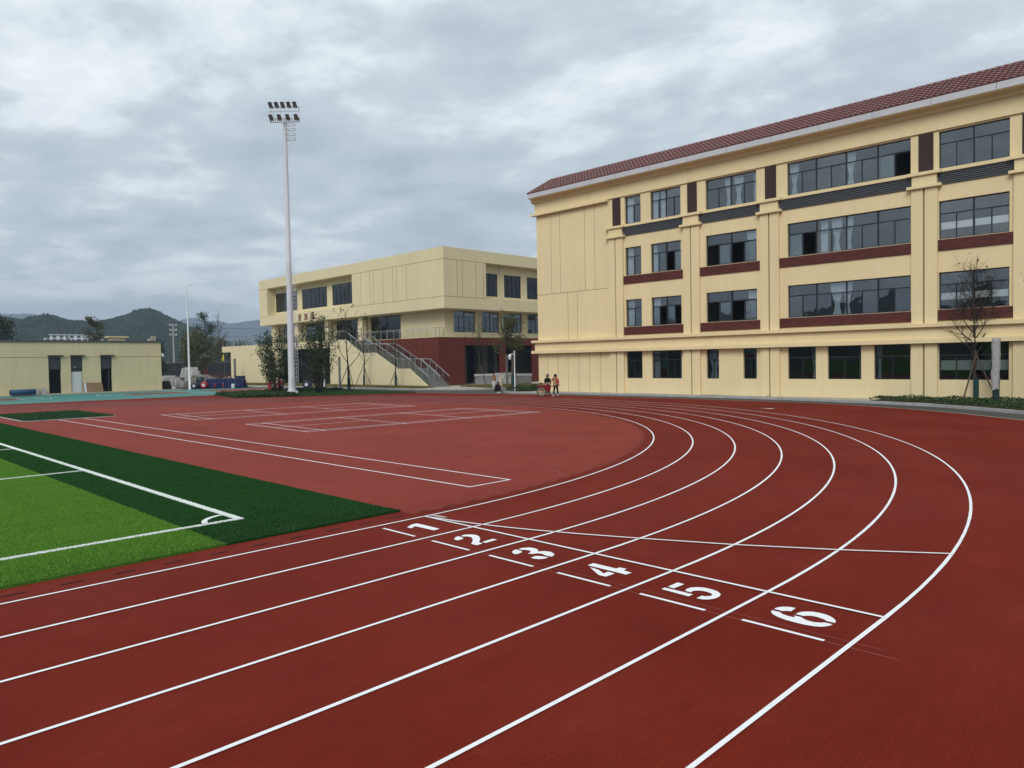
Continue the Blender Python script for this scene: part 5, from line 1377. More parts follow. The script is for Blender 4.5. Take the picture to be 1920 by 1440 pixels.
# things along the storage wall
mr_ = thing('rolled_mat', 'blue rolled mat lying against the left end of the storage wall', 'mat roll', (9.3, 74.75, .1), R(4))
mb = MB(); mb.tube([(-1.05, 0, .3), (1.05, 0, .3)], .28, 14); mb.build('roll', mat('mat_blue', (.02, .07, .16), .6, .3, var=.2, vscale=4), mr_, True)
mb = MB(); mb.tube([(-1.12, .0, .3), (-1.05, 0, .3)], .24, 14); mb.build('roll_end', mat('mat_green_end', (.02, .07, .07), .7), mr_)
for x in (-.45, .5): MB().lathe((0, 0, 0), [(.285, -.03), (.285, .03)], 14).build('strap', M_dpan, mr_).matrix_local = Matrix.Translation((x, 0, .3)) @ Matrix.Rotation(math.pi/2, 4, 'Y')
for i, x in enumerate((10.55, 11.2)):
    sb_ = thing('paving_slab', ('upright grey slab next to the rolled mat', 'leaning grey slab beside the left door opening')[i], 'slab', (x, 75.3, .1), R(3 if i else -4))
    mb = MB(); mb.add([(-.24, 0, 0), (.24, 0, 0), (.20, .18, .62), (-.22, .18, .62), (-.24, .12, 0), (.24, .12, 0), (.20, .28, .62), (-.22, .28, .62)], [(0, 1, 2, 3), (7, 6, 5, 4), (0, 4, 5, 1), (1, 5, 6, 2), (2, 6, 7, 3), (3, 7, 4, 0)]); mb.build('slab', M_kerb, sb_)
cb_ = thing('cardboard_pack', 'flat brown cardboard pack leaning on the wall between two doors', 'package', (15.72, 75.35, .1))
mb = MB(); mb.add([(-.92, 0, 0), (.94, 0, 0), (.86, .25, 1.02), (-.92, .25, 1.02), (-.92, .16, 0), (.94, .16, 0), (.86, .34, 1.02), (-.92, .34, 1.02)], [(0, 1, 2, 3), (7, 6, 5, 4), (0, 4, 5, 1), (1, 5, 6, 2), (2, 6, 7, 3), (3, 7, 4, 0)])
mb.build('box', mat('cardboard', (.26, .17, .10), .9, .1, var=.1, vscale=5), cb_)
mk = MB()
for r_ in range(4):
    for c_ in range(5):
        x = -.2+c_*.17; z = .3+r_*.17; d = .25*z/1.02-.004; mk.add([(x, d, z), (x+.10, d, z), (x+.10, d+.006, z+.022), (x, d+.006, z+.022)], [(0, 1, 2, 3)])
mk.build('printed_marks', M_bark, cb_)
mk = MB(); mk.add([(-.86, -.005, .02), (-.66, -.005, .02), (-.66, .235, .98), (-.86, .235, .98)], [(0, 1, 2, 3)]); mk.build('white_label', M_whpl, cb_)
# boundary wall, gate, mushroom-capped pillars, flag
bw = thing('boundary_wall', 'dark boundary wall with brick-red plinth behind the yard', 'wall', (52, 128, 0), R(-26))
MB().box(-16, 30, -.12, .12, 1.0, 3.3).build('wall_panel', mat('boundary_dark', (.028, .03, .034), .8, .2, var=.2, vscale=.6), bw); MB().box(-16, 30, -.2, .2, 0, 1.0).build('plinth', mat('boundary_plinth', (.10, .05, .035), .9, .1, var=.2, vscale=.8), bw); MB().box(-16, 30, -.2, .2, 3.3, 3.42).build('coping', M_post, bw)
def pillar(label, x, y, h, m):
    t = thing('gate_pillar', label, 'pillar', (x, y, 0)); MB().bbox(-.45, .45, -.45, .45, 0, h, .03).build('shaft', m, t); MB().bbox(-.6, .6, -.6, .6, 0, .8, .04).build('plinth', M_kerb, t)
    MB().lathe((0, 0, h), [(.35, 0), (.95, .05), (.9, .16), (.45, .42), (.15, .5)], 14).build('domed_cap', M_kerb, t, True); MB().lathe((0, 0, h+.5), [(.12, 0), (.2, .15), (.12, .32)], 8).build('finial', M_whpl, t)
pillar('red brick gate pillar with pale domed cap behind the tarpaulin', 47.5, 124, 4.1, mat('pillar_brick', (.12, .035, .025), .9, .1))
pillar('tan gate pillar with domed cap left of the rubbish heap', 35.4, 118, 4.0, mat('pillar_tan', (.16, .13, .10), .9, .1))
gt_ = thing('sliding_gate', 'retractable white lattice gate beside the tan pillar', 'gate', (33.2, 118.4, 0))
for i in range(7):
    MB().tube([(-1.9+i*.5, 0, .2), (-1.3+i*.5, 0, 2.6)], .05, 4).build('lattice_bar', M_whpl, gt_); MB().tube([(-1.3+i*.5, .1, .2), (-1.9+i*.5, .1, 2.6)], .05, 4).build('lattice_bar', M_whpl, gt_)
fl = thing('flag', 'small yellow flag on a thin pole beside the gymnasium end wall', 'flag', (42.3, 104, 0))
MB().tube([(0, 0, 0), (0, 0, 4.6)], .03, 6).build('pole', M_post, fl)
mb = MB(); mb.add([(-rgt.x*.04, -rgt.y*.04, 3.5), (-rgt.x*.4, -rgt.y*.4, 3.42), (-rgt.x*.34, -rgt.y*.34, 4.1), (-rgt.x*.03, -rgt.y*.03, 4.6), (-rgt.x*.04+.02, -rgt.y*.04, 3.5), (-rgt.x*.4+.02, -rgt.y*.4, 3.42), (-rgt.x*.34+.02, -rgt.y*.34, 4.1), (-rgt.x*.03+.02, -rgt.y*.03, 4.6)], [(0, 1, 2, 3), (7, 6, 5, 4), (0, 4, 5, 1), (1, 5, 6, 2), (2, 6, 7, 3), (3, 7, 4, 0)]); mb.build('cloth', mat('flag_yellow', (.5, .42, .05), .8), fl)
cp2 = thing('camera_pole', 'white camera pole among the trees left of the rubbish heap', 'pole', (34.5, 109.5, 0)); MB().tube([(0, 0, 0), (0, 0, 4.9)], [.09, .07], 8).build('pole', M_whitepole, cp2); MB().tube([(0, 0, 4.7), (rgt.x*.5, rgt.y*.5, 4.7)], .05, 6).build('arm', M_whitepole, cp2); MB().lathe((rgt.x*.5, rgt.y*.5, 4.2), [(.08, 0), (.17, .1), (.17, .35), (.08, .45)], 10).build('dome_camera', M_whitepole, cp2)
# red bundles by the shrub
for i, (x, y) in enumerate(((29.2, 62.9), (29.9, 62.2), (30.7, 61.3))):
    t = thing('red_bundle', ('leftmost', 'middle', 'rightmost')[i]+' of three red and white bundles seen behind the round shrub', 'bundle', (x, y, 0), .3*i)
    rs = random.Random(90+i)
    MB().lathe((0, 0, 0), [(.26, 0), (.34, .18), (.30, .5), (.36, .72), (.22, .95), (.08, 1.02)], 12).build('body', M_redpl, t, True)
    MB().bbox(-.16, .16, -.36, -.25, .3, .62, .03).build('white_patch', M_whpl, t); MB().lathe((0, 0, .95), [(.12, 0), (.14, .1), (.05, .18)], 8).build('knot', M_whpl, t)
drum('dark blue drum on its side right of the floodlight mast', 33.5, 62.9, .42, .9, M_navy, R(-45), True, M_whpl)
hy = thing('fire_hydrant', 'small red fire hydrant at the gymnasium wall foot', 'hydrant', (36.2, 83.9, .1)); MB().lathe((0, 0, 0), [(.14, 0), (.12, .1), (.12, .5), (.17, .52), (.16, .6), (.05, .72)], 10).build('body', mat('hydrant_red', (.35, .05, .02), .5), hy, True); MB().tube([(-.22, 0, .4), (.22, 0, .4)], .07, 8).build('outlet', M_redpl, hy)
# wrapped pallets in front of the entrance
M_pgrey = mat('grey_board_stack', (.22, .22, .22), .85, .2, var=.12, vscale=2)
for i, (x, y, lx, ly, h, m, lb) in enumerate(((44.85, 46.5, .95, .8, 1.15, M_pgrey, 'grey board stack under white wrap left of the others before the entrance'), (46.2, 45.0, .85, .8, 1.22, M_sack, 'white film-wrapped pallet in the middle before the entrance'), (47.55, 43.5, .95, .8, 1.1, M_pgrey, 'grey board stack with white lid sheet nearest the school corner'))):
    t = thing('wrapped_pallet', lb, 'pallet', (x, y, .1), R(-45))
    for k in (-.8, 0, .8): MB().box(-ly*.9, ly*.9, k*lx-.06, k*lx+.06, 0, .12).build('pallet_runner', M_stake, t).rotation_euler = (0, 0, math.pi/2)
    MB().bbox(-lx, lx, -ly, ly, .121, h, .05).build('load', m, t)
    vs = []; n_ = 40
    lp = [(-lx-.05, -ly-.05), (lx+.05, -ly-.05), (lx+.05, ly+.05), (-lx-.05, ly+.05)]; per = []
    for q in range(4):
        for s_ in range(10): per.append((lp[q][0]+(lp[(q+1) % 4][0]-lp[q][0])*s_/10, lp[q][1]+(lp[(q+1) % 4][1]-lp[q][1])*s_/10))
    rs = random.Random(70+i); dr_ = [rs.uniform(.08, .22 if i != 1 else .8) for _ in per]
    vs = [(x_, y_, h-d_) for (x_, y_), d_ in zip(per, dr_)]+[(x_*.985, y_*.985, h+.03+rs.uniform(0, .02)) for x_, y_ in per]
    fs = [(k, (k+1) % n_, n_+(k+1) % n_, n_+k) for k in range(n_)]+[tuple(range(n_, 2*n_))]
    MB().add(vs, fs).build('cover_sheet', M_sack, t)
t = thing('orange_can', 'orange jerrycan standing on a white tub behind the squatting person', 'jerrycan', (40.0, 39.9, .12)); MB().bbox(-.14, .14, -.10, .10, 0, .52, .03).build('body', mat('orange_plastic', (.36, .15, .04), .7), t); MB().tube([(-.07, 0, .52), (-.07, 0, .6), (.07, 0, .6), (.07, 0, .52)], .02, 6).build('handle', M_redpl, t); t.location.z = .72
t = thing('white_tub', 'white plastic tub under the orange jerrycan', 'tub', (40.0, 39.9, .12)); MB().lathe((0, 0, 0), [(.20, 0), (.25, .56), (.26, .58), (.26, .6)], 16).build('shell', M_whpl, t, True)
t = thing('white_can', 'pale canister on the paving right of the orange jerrycan', 'canister', (40.4, 39.4, .12)); MB().lathe((0, 0, 0), [(.13, 0), (.15, .05), (.15, .8), (.09, .9), (.05, 1.25)], 14).build('body', mat('pale_can', (.45, .36, .25), .6), t, True); MB().lathe((0, 0, 1.25), [(.09, 0), (.09, .06)], 8).build('cap', M_redpl, t)

# ================================================================== CART AND PEOPLE
cart = thing('handcart', 'red two-wheeled handcart heaped with debris in front of the school wall', 'handcart', (32.35, 26.55, 0), math.atan2(rgt.y, rgt.x))
M_cart = mat('cart_red_paint', (.23, .008, .012), .5, .4, var=.15, vscale=6)
tb = MB(); lo = [(-.34, -.28), (.40, -.28), (.40, .28), (-.34, .28)]; hi = [(-.52, -.38), (.46, -.38), (.46, .38), (-.52, .38)]
vs = [(x, y, .34) for x, y in lo]+[(x, y, .78) for x, y in hi]+[(x*.95, y*.94, .78) for x, y in hi]+[(x*.92, y*.9, .37) for x, y in lo]
tb.add(vs, [(3, 2, 1, 0), (0, 1, 5, 4), (1, 2, 6, 5), (2, 3, 7, 6), (3, 0, 4, 7), (4, 5, 9, 8), (5, 6, 10, 9), (6, 7, 11, 10), (7, 4, 8, 11), (8, 9, 13, 12), (9, 10, 14, 13), (10, 11, 15, 14), (11, 8, 12, 15), (12, 13, 14, 15)])
tb.build('tub', M_cart, cart)
for x, y in ((-.25, -.45), (-.25, .45)):
    wh = MB(); wh.tube([(x+.30*math.cos(a*math.pi/10), y, .31+.30*math.sin(a*math.pi/10)) for a in range(21)], .038, 6); w = wh.build('wheel', M_lampgrey, cart)
    sp = MB()
    for k in range(6): a = k*math.pi/6; sp.tube([(x-.28*math.cos(a), y, .31-.28*math.sin(a)), (x+.28*math.cos(a), y, .31+.28*math.sin(a))], .014, 4)
    sp.tube([(x, y-.06, .31), (x, y+.06, .31)], .05, 8); sp.tube([(x+.25*math.cos(a*math.pi/8), y, .31+.25*math.sin(a*math.pi/8)) for a in range(17)], .022, 5); sp.build('rim', mat('wheel_rim', (.45, .36, .2), .5, .4), w)
MB().tube([(-.25, -.45, .31), (-.25, .45, .31)], .025, 6).build('axle', M_post, cart)
for y in (-.28, .28): MB().tube([(.40, y, .68), (.80, y, .74), (1.12, y*.9, .78)], .022, 6).build('handle', M_cart, cart)
MB().tube([(1.12, -.25, .78), (1.12, .25, .78)], .022, 6).build('push_bar', M_cart, cart)
for y in (-.22, .22): MB().tube([(.34, y, .40), (.36, y, .02)], .025, 6).build('leg', M_cart, cart)
rs = random.Random(3); M_deb = [mat('debris_tan', (.32, .22, .14), .9), mat('debris_pink', (.35, .16, .13), .9), mat('debris_dark', (.05, .03, .03), .9)]
db = lump('load_heap', 'mixed brick and rubble load in the red handcart', 'rubble', 0, 0, .40, .30, .18, M_deb[0], 31)
db.parent = None; db.location = (32.35, 26.55, .70); db.rotation_euler = cart.rotation_euler
for k in range(34):
    s = rs.uniform(.04, .09); o = MB().bbox(-s, s, -s*.7, s*.7, -s*.5, s*.5, s*.2).build('debris_piece', M_deb[k % 3], db); o.location = (rs.uniform(-.42, .36), rs.uniform(-.28, .28), rs.uniform(.10, .22)); o.rotation_euler = (rs.uniform(0, 3), rs.uniform(0, 3), rs.uniform(0, 3))

def skin_obj(name, verts, edges, radii, m, parent, sub=2):
    me = bpy.data.meshes.new(name); me.from_pydata([tuple(v) for v in verts], edges, []); me.update(); me.materials.append(m)
    o = bpy.data.objects.new(name, me); COL.objects.link(o); o.parent = parent
    o.modifiers.new('skin', 'SKIN'); o.modifiers['skin'].use_smooth_shade = True
    for i, sv in enumerate(me.skin_vertices[0].data):
        r_ = radii[i]; sv.radius = (r_, r_) if not isinstance(r_, tuple) else r_; sv.use_root = (i == 0)
    s_ = o.modifiers.new('sub', 'SUBSURF'); s_.levels = sub; s_.render_levels = sub
    return o
M_skin = mat('skin', (.26, .145, .10), .6, .3)
def person(label, loc, rz, J, jacket, trousers, shoe, hatm=None, brim=.17, apron=None, collar=None):
    """J: joint positions in metres. One continuous body grown from the pelvis, clothing as children"""
    t = thing('person', label, 'person', loc, rz)
    names = ['pelvis', 'waist', 'chest', 'neck', 'head', 'crown', 'shL', 'elL', 'wrL', 'shR', 'elR', 'wrR', 'hipL', 'knL', 'anL', 'toL', 'hipR', 'knR', 'anR', 'toR']
    V = [Vector(J[n]) for n in names]; ix = {n: i for i, n in enumerate(names)}
    E = [('pelvis', 'waist'), ('waist', 'chest'), ('chest', 'neck'), ('neck', 'head'), ('head', 'crown'), ('chest', 'shL'), ('shL', 'elL'), ('elL', 'wrL'), ('chest', 'shR'), ('shR', 'elR'), ('elR', 'wrR'), ('pelvis', 'hipL'), ('hipL', 'knL'), ('knL', 'anL'), ('anL', 'toL'), ('pelvis', 'hipR'), ('hipR', 'knR'), ('knR', 'anR'), ('anR', 'toR')]
    E = [(ix[a], ix[b]) for a, b in E]
    Rd = {'pelvis': .115, 'waist': .105, 'chest': .12, 'neck': .05, 'head': .085, 'crown': .07, 'shL': .055, 'elL': .04, 'wrL': .028, 'shR': .055, 'elR': .04, 'wrR': .028, 'hipL': .075, 'knL': .052, 'anL': .036, 'toL': .03, 'hipR': .075, 'knR': .052, 'anR': .036, 'toR': .03}
    rad = [Rd[n] for n in names]
    for sd_ in 'LR':              # palm and five fingers, slightly curled
        w = V[ix['wr'+sd_]]; d = (w-V[ix['el'+sd_]]).normalized(); side = d.cross(Vector((0, 0, 1)));
        if side.length < .2: side = d.cross(Vector((1, 0, 0)))
        side.normalize(); nrm = side.cross(d)
        V.append(w+d*.07); rad.append(.028); pi_ = len(V)-1; E.append((ix['wr'+sd_], pi_))
        for k, (off, L_) in enumerate(((-.027, .055), (-.009, .065), (.009, .062), (.027, .05))):
            V.append(V[pi_]+side*off+d*L_*.5); rad.append(.009); a = len(V)-1; E.append((pi_, a))
            V.append(V[a]+d*L_*.4-nrm*L_*.35); rad.append(.0075); E.append((a, len(V)-1))
        V.append(w+d*.03+side*.045); rad.append(.010); a = len(V)-1; E.append((ix['wr'+sd_], a)); V.append(V[a]+d*.04+side*.01); rad.append(.0085); E.append((a, len(V)-1))
    skin_obj('body', V, E, rad, M_skin, t)
    def garment(nm, ns, es, rr, m): 
        q = [Vector(J[n]) if isinstance(n, str) else Vector(n) for n in ns]; skin_obj(nm, q, es, rr, m, t)
    garment('jacket', ['pelvis', 'waist', 'chest', 'neck', 'shL', 'elL', 'wrL', 'shR', 'elR', 'wrR'], [(0, 1), (1, 2), (2, 3), (2, 4), (4, 5), (5, 6), (2, 7), (7, 8), (8, 9)], [.145, .14, .155, .06, .085, .065, .05, .085, .065, .05], jacket)
    k1 = Vector(J['anL']).lerp(Vector(J['knL']), .12); k2 = Vector(J['anR']).lerp(Vector(J['knR']), .12)
    garment('trousers', ['pelvis', 'hipL', 'knL', k1, 'hipR', 'knR', k2], [(0, 1), (1, 2), (2, 3), (0, 4), (4, 5), (5, 6)], [.13, .10, .072, .055, .10, .072, .055], trousers)
    for sd_ in 'LR':
        a, b = Vector(J['an'+sd_]), Vector(J['to'+sd_]); sh = MB(); back = a-(b-a)*.35
        sh.tube([(back.x, back.y, b.z+.01), (a.x, a.y, b.z+.025), (b.x, b.y, b.z+.005), tuple(b+(b-a)*.22)], [.035, .05, .045, .018], 8); sh.build('shoe', shoe, t, True)
    hd, cr = Vector(J['head']), Vector(J['crown']); fwd_ = Vector((-1, 0, 0)); 
    hr = MB(); hr.lathe((hd.x+.04, hd.y, hd.z-.07), [(.07, 0), (.088, .07), (.09, .13), (.07, .18), (.02, .20)], 12); hr.build('hair', mat('black_hair', (.012, .010, .010), .6), t, True)
    fc = MB(); fx = hd.x-.088
    for yy in (-.03, .03): fc.bbox(fx-.006, fx+.008, hd.y+yy-.012, hd.y+yy+.012, hd.z+.012, hd.z+.024, .003)
    fc.bbox(fx-.004, fx+.01, hd.y-.022, hd.y+.022, hd.z-.052, hd.z-.043, .002); fc.build('face_features', mat('face_dark', (.05, .02, .018), .6), t)
    ns = MB(); ns.tube([(fx+.008, hd.y, hd.z+.015), (fx-.018, hd.y, hd.z-.02), (fx+.005, hd.y, hd.z-.026)], [.007, .014, .008], 6); ns.build('nose', M_skin, t)
    if hatm:
        h_ = MB(); h_.lathe((cr.x, cr.y, cr.z-.02), [(brim, -.045), (brim*.98, -.035), (.115, .0), (.112, .07), (.09, .115), (.03, .125)], 16); h_.build('hat', hatm, t, True)
        bd = MB() if collar else None
        if bd: bd.lathe((cr.x, cr.y, cr.z-.02), [(.1165, .006), (.1165, .022)], 16); bd.build('hat_band', M_whpl, t)
    if apron:
        ap = MB(); c1, c2 = Vector(J['chest']), Vector(J['pelvis'])
        ap.add([(c1.x-.165, c1.y-.10, c1.z+.06), (c1.x-.165, c1.y+.10, c1.z+.06), (c2.x-.175, c2.y+.15, c2.z-.06), (c2.x-.175, c2.y-.15, c2.z-.06), (c1.x-.14, c1.y-.10, c1.z+.06), (c1.x-.14, c1.y+.10, c1.z+.06), (c2.x-.15, c2.y+.15, c2.z-.06), (c2.x-.15, c2.y-.15, c2.z-.06)], [(0, 1, 2, 3), (7, 6, 5, 4), (0, 4, 5, 1), (1, 5, 6, 2), (2, 6, 7, 3), (3, 7, 4, 0)]); ap.build('apron', apron, t)
    return t
M_blk = mat('black_cloth', (.010, .010, .011), .9, .1); M_coral = mat('coral_cloth', (.52, .075, .07), .85, .1, var=.1, vscale=12); M_khaki = mat('khaki_cloth', (.32, .22, .09), .9, .1); M_navyc = mat('dark_trousers', (.014, .014, .018), .9, .1); M_shoe = mat('white_shoe', (.62, .62, .60), .6, .3); M_hat = mat('dark_hat_cloth', (.014, .014, .016), .9, .1)
stand = dict(pelvis=(0, 0, .80), waist=(-.02, 0, .96), chest=(-.05, 0, 1.16), neck=(-.07, 0, 1.29), head=(-.10, 0, 1.40), crown=(-.10, 0, 1.48), shL=(-.05, .17, 1.22), elL=(-.10, .22, .99), wrL=(-.26, .17, .86), shR=(-.05, -.17, 1.22), elR=(-.12, -.22, 1.0), wrR=(-.28, -.17, .88), hipL=(0, .085, .76), knL=(-.03, .09, .43), anL=(.03, .09, .08), toL=(-.11, .10, .03), hipR=(0, -.085, .76), knR=(.02, -.09, .43), anR=(.10, -.09, .09), toR=(-.03, -.10, .03))
camrz = math.atan2(fw.y, fw.x)
person('person in black jacket and striped sun hat standing behind the red handcart', (32.98, 26.85, 0), camrz+R(12), stand, M_blk, M_navyc, M_shoe, M_hat, .18, None, True)
walk = dict(stand); walk.update(pelvis=(0, 0, .82), waist=(.0, 0, .98), chest=(-.01, 0, 1.18), neck=(-.02, 0, 1.31), head=(-.05, 0, 1.42), crown=(-.05, 0, 1.50), shL=(-.01, .17, 1.24), elL=(-.10, .27, 1.12), wrL=(-.17, .12, 1.30), shR=(-.01, -.17, 1.24), elR=(.03, -.22, 1.0), wrR=(-.06, -.24, .82), hipL=(0, .085, .78), knL=(-.10, .09, .45), anL=(-.16, .09, .08), toL=(-.30, .10, .03), hipR=(0, -.085, .78), knR=(.06, -.09, .45), anR=(.20, -.09, .13), toR=(.09, -.10, .04))
person('person in coral jacket and khaki apron walking beside the red handcart', (32.45, 25.55, 0), camrz+R(-30), walk, M_coral, M_navyc, M_shoe, M_hat, .15, M_khaki)
squat = dict(pelvis=(.12, 0, .26), waist=(.10, 0, .42), chest=(.0, 0, .60), neck=(-.07, 0, .72), head=(-.13, 0, .82), crown=(-.13, 0, .90), shL=(-.01, .17, .64), elL=(-.22, .20, .50), wrL=(-.36, .08, .50), shR=(-.01, -.17, .64), elR=(-.22, -.20, .50), wrR=(-.36, -.08, .52), hipL=(.08, .10, .26), knL=(-.24, .14, .42), anL=(-.10, .12, .08), toL=(-.25, .13, .03), hipR=(.08, -.10, .26), knR=(-.24, -.14, .42), anR=(-.10, -.12, .08), toR=(-.25, -.13, .03))
person('person in dark clothes squatting at the kerb beside the hedge', (34.0, 33.3, 0), camrz+R(55), squat, M_blk, M_navyc, M_shoe, None)

# ================================================================== FAR HOUSES, POWER LINE, HILLS
M_house = mat('house_white', (.62, .63, .64), .85, .2, var=.06, vscale=.3); M_hwin = mat('house_window', (.03, .035, .045), .3, .5)
def house(label, az, dist, w, h, z_top, seed):
    x, y = CAM.x+dist*math.cos(R(az)), CAM.y+dist*math.sin(R(az))
    t = thing('apartment_house', label, 'house', (x, y, 0), R(az)-math.pi/2)
    H_ = z_top; MB().box(-w/2, w/2, 0, 9, 0, H_-2.2).build('wall', M_house, t)
    MB().box(-w*.36, w*.36, .4, 8.6, H_-2.199, H_-.9).build('upper_storey', M_house, t); MB().box(-w*.2, w*.2, .8, 8.2, H_-.899, H_+.3).build('roof_room', M_house, t); MB().box(-w*.23, w*.23, .6, 8.4, H_+.301, H_+.55).build('roof', M_house, t)
    for k in range(6): u = -w*.42+k*w*.168; MB().box(u-w*.045, u+w*.045, -.06, .05, H_-4.0, H_-2.7).build('window', M_hwin, t)
    for k in range(4): u = -w*.26+k*w*.173; MB().box(u-w*.05, u+w*.05, .34, .45, H_-2.0, H_-1.15).build('window', M_hwin, t)
    for k in range(2): u = -w*.09+k*w*.18; MB().box(u-w*.045, u+w*.045, .74, .85, H_-.7, H_+.1).build('window', M_hwin, t)
house('leftmost white terraced house showing above the storage roof', 76.62, 320, 12.5, 14, 15.0, 1); house('middle white terraced house showing above the storage roof', 75.62, 322, 12.5, 14, 15.0, 2); house('rightmost white terraced house half hidden by a small tree', 74.72, 325, 12, 14, 14.8, 3)
def pylon(label, az, dist, h):
    x, y = CAM.x+dist*math.cos(R(az)), CAM.y+dist*math.sin(R(az)); t = thing('power_pole', label, 'utility pole', (x, y, 0), R(az)-math.pi/2)
    MB().tube([(0, 0, 0), (0, 0, h)], [.28, .18], 8).build('pole', M_kerb, t)
    for z in (h-.5, h-1.9, h-3.3):
        MB().tube([(-.95, 0, z), (.95, 0, z)], .10, 5).build('cross_arm', M_kerb, t)
        for u in (-.9, -.5, .5, .9): MB().lathe((u, 0, z), [(.08, 0), (.13, .12), (.08, .25), (.13, .38), (.05, .5)], 8).build('insulator', M_whpl, t)
    return (x, y)
pa = pylon('concrete power pole with three cross-arms in front of the hill', 69.62, 230, 14.9)
pw = thing('power_cable', 'dark overhead cables sagging across the wooded hill', 'cable', (0, 0, 0))
a0 = Vector((pa[0], pa[1], 14.2)); 
for dz in (0, -2.5):
    for (az, dist, h) in ((98, 215, 14.2), (46, 250, 13.2)):
        b0 = Vector((CAM.x+dist*math.cos(R(az)), CAM.y+dist*math.sin(R(az)), h+dz)); s0_ = a0+Vector((0, 0, dz)); pts = []
        for i in range(21): f = i/20; q = s0_.lerp(b0, f); q.z -= 1.6*4*f*(1-f)*.4; pts.append(tuple(q))
        MB().tube(pts, .045, 4).build('wire', M_lampgrey, pw)

def hill_mat(name, lo, hi, sc):
    M = bpy.data.materials.new(name); M.use_nodes = True; t = M.node_tree; b = t.nodes['Principled BSDF']; L = t.links.new
    b.inputs['Roughness'].default_value = 1; b.inputs['Specular IOR Level'].default_value = .05
    g_ = t.nodes.new('ShaderNodeNewGeometry'); v = t.nodes.new('ShaderNodeTexVoronoi'); v.inputs['Scale'].default_value = sc; L(g_.outputs['Position'], v.inputs['Vector'])
    n = t.nodes.new('ShaderNodeTexNoise'); n.inputs['Scale'].default_value = sc*.12; n.inputs['Detail'].default_value = 6; L(g_.outputs['Position'], n.inputs['Vector'])
    ad = t.nodes.new('ShaderNodeMath'); ad.operation = 'MULTIPLY_ADD'; ad.inputs[1].default_value = .6; L(v.outputs['Color'], ad.inputs[0]); 
    m2 = t.nodes.new('ShaderNodeMath'); m2.operation = 'MULTIPLY'; m2.inputs[1].default_value = .55; L(n.outputs[0], m2.inputs[0]); L(m2.outputs[0], ad.inputs[2])
    rp_ = t.nodes.new('ShaderNodeValToRGB'); e_ = rp_.color_ramp.elements; e_[0].position = .2; e_[0].color = (*lo, 1); e_[1].position = .85; e_[1].color = (*hi, 1); L(ad.outputs[0], rp_.inputs[0]); L(rp_.outputs[0], b.inputs['Base Color'])
    return M
NEAR = [(79.74, .0608), (79.17, .0598), (78.6, .0582), (78.02, .0614), (77.27, .0641), (76.83, .063), (75.93, .0583), (75.0, .0566), (74.53, .0561), (73.74, .0588), (73.25, .0615), (72.43, .0662), (71.93, .0708), (71.42, .0729), (70.92, .0724), (70.42, .0693), (69.92, .0635), (69.41, .0596), (68.9, .055), (68.38, .0497), (67.86, .0437), (67.34, .0356), (66.82, .0247), (66.3, .0151), (65.5, .008), (60, .006)]
FAR = [(79.73, .0632), (79.02, .0635), (78.01, .0638), (77.58, .0615), (76.54, .0557), (74.85, .0535), (74.21, .0587), (73.58, .055), (71.45, .0554), (69.24, .0576), (68.71, .0603), (68.29, .0617), (67.84, .0598), (67.13, .0572), (66.59, .0579), (65.87, .0545), (65.32, .0552), (64.77, .0573), (64.02, .0587), (63.27, .0601)]
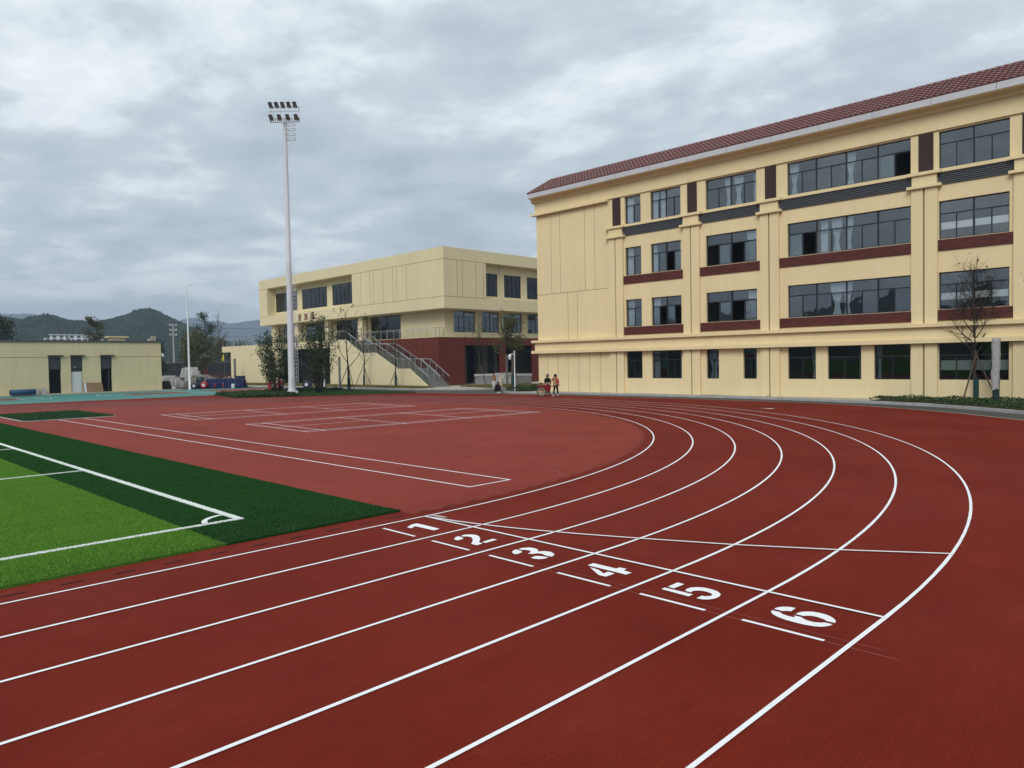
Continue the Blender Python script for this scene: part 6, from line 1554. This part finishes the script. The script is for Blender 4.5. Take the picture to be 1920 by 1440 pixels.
def ridge(name, label, table, dist, width, m, az0, az1, step, rough, seed, base=.055, amp=.018):
    rs = np.random.default_rng(seed); tb = sorted(table); ta = np.array([a for a, _ in tb]); te = np.array([e_ for _, e_ in tb])
    az = np.arange(az0, az1+step/2, step); nz = np.zeros_like(az)
    for k in range(1, 7): nz += np.sin(np.radians(az)*(5.3*k*k**.5)+rs.uniform(0, 6.28))/k
    free = base+amp*nz; inside = np.interp(az, ta, te)
    f = np.clip(np.minimum(az-(ta[0]-4), (ta[-1]+4)-az)/4, 0, 1); el = free*(1-f)+inside*f
    crest = el*dist
    nv = 46; V = np.zeros((nv, len(az), 3))
    for j in range(nv):
        t = j/(nv-1); d = dist-width*.62+width*1.1*t; prof_ = np.interp(t, [0, .12, .3, .56, .7, 1], [0, .12, .48, 1.0, .8, .25])
        gul = 1+.10*np.sin(np.radians(az)*90+t*5)*math.sin(math.pi*t)*(1 if t < .5 else 0)
        z = CAM.z*prof_+crest*prof_*gul*(d/dist if t > .56 else 1)
        if abs(t-.56) > .02: z = z*.985
        z = z+rs.normal(size=len(az))*rough*(1 if t > .05 else 0)-.5*(j == 0)
        V[j, :, 0] = CAM.x+d*np.cos(np.radians(az)); V[j, :, 1] = CAM.y+d*np.sin(np.radians(az)); V[j, :, 2] = z
    n_ = len(az); idx = np.arange(nv*n_).reshape(nv, n_)
    F = np.stack([idx[:-1, :-1], idx[:-1, 1:], idx[1:, 1:], idx[1:, :-1]], -1).reshape(-1, 4)
    me = bpy.data.meshes.new(name); me.from_pydata(V.reshape(-1, 3).tolist(), [], F.tolist()); me.update(); me.materials.append(m)
    o = bpy.data.objects.new(name, me); COL.objects.link(o); struct(o, label); return o
M_hill = hill_mat('forest_canopy', (.002, .006, .004), (.026, .044, .018), .16)
M_hill2 = hill_mat('far_forest', (.012, .022, .020), (.026, .040, .030), .05)
ridge('hill', 'dark wooded hill with a rounded summit behind the storage building', NEAR, 640, 330, M_hill, 58, 92, .075, .4, 2)
ridge('far_mountains', 'hazy blue mountain ridge in the far distance', FAR, 3000, 1000, M_hill2, 50, 100, .12, .8, 5)
ridge('rear_hills', 'low wooded hills on the other side of the school grounds', [(200.0, .05), (201, .052)], 700, 400, M_hill, 110, 400, 1.0, 2.5, 9, .05, .014)

hzb = MB().box(-3700, 3700, -3700, 3700, -1.2, 260).build('haze')
tag(hzb, 'thin pale haze filling the air over the whole place', kind='stuff')
HM = bpy.data.materials.new('haze_air'); HM.use_nodes = True; t = HM.node_tree
for n in list(t.nodes): t.nodes.remove(n)
o_ = t.nodes.new('ShaderNodeOutputMaterial'); pv = t.nodes.new('ShaderNodeVolumePrincipled')
pv.inputs['Color'].default_value = (.60, .74, .95, 1); pv.inputs['Density'].default_value = .00040; pv.inputs['Anisotropy'].default_value = .2
t.links.new(pv.outputs[0], o_.inputs['Volume'])
hzb.data.materials.append(HM)
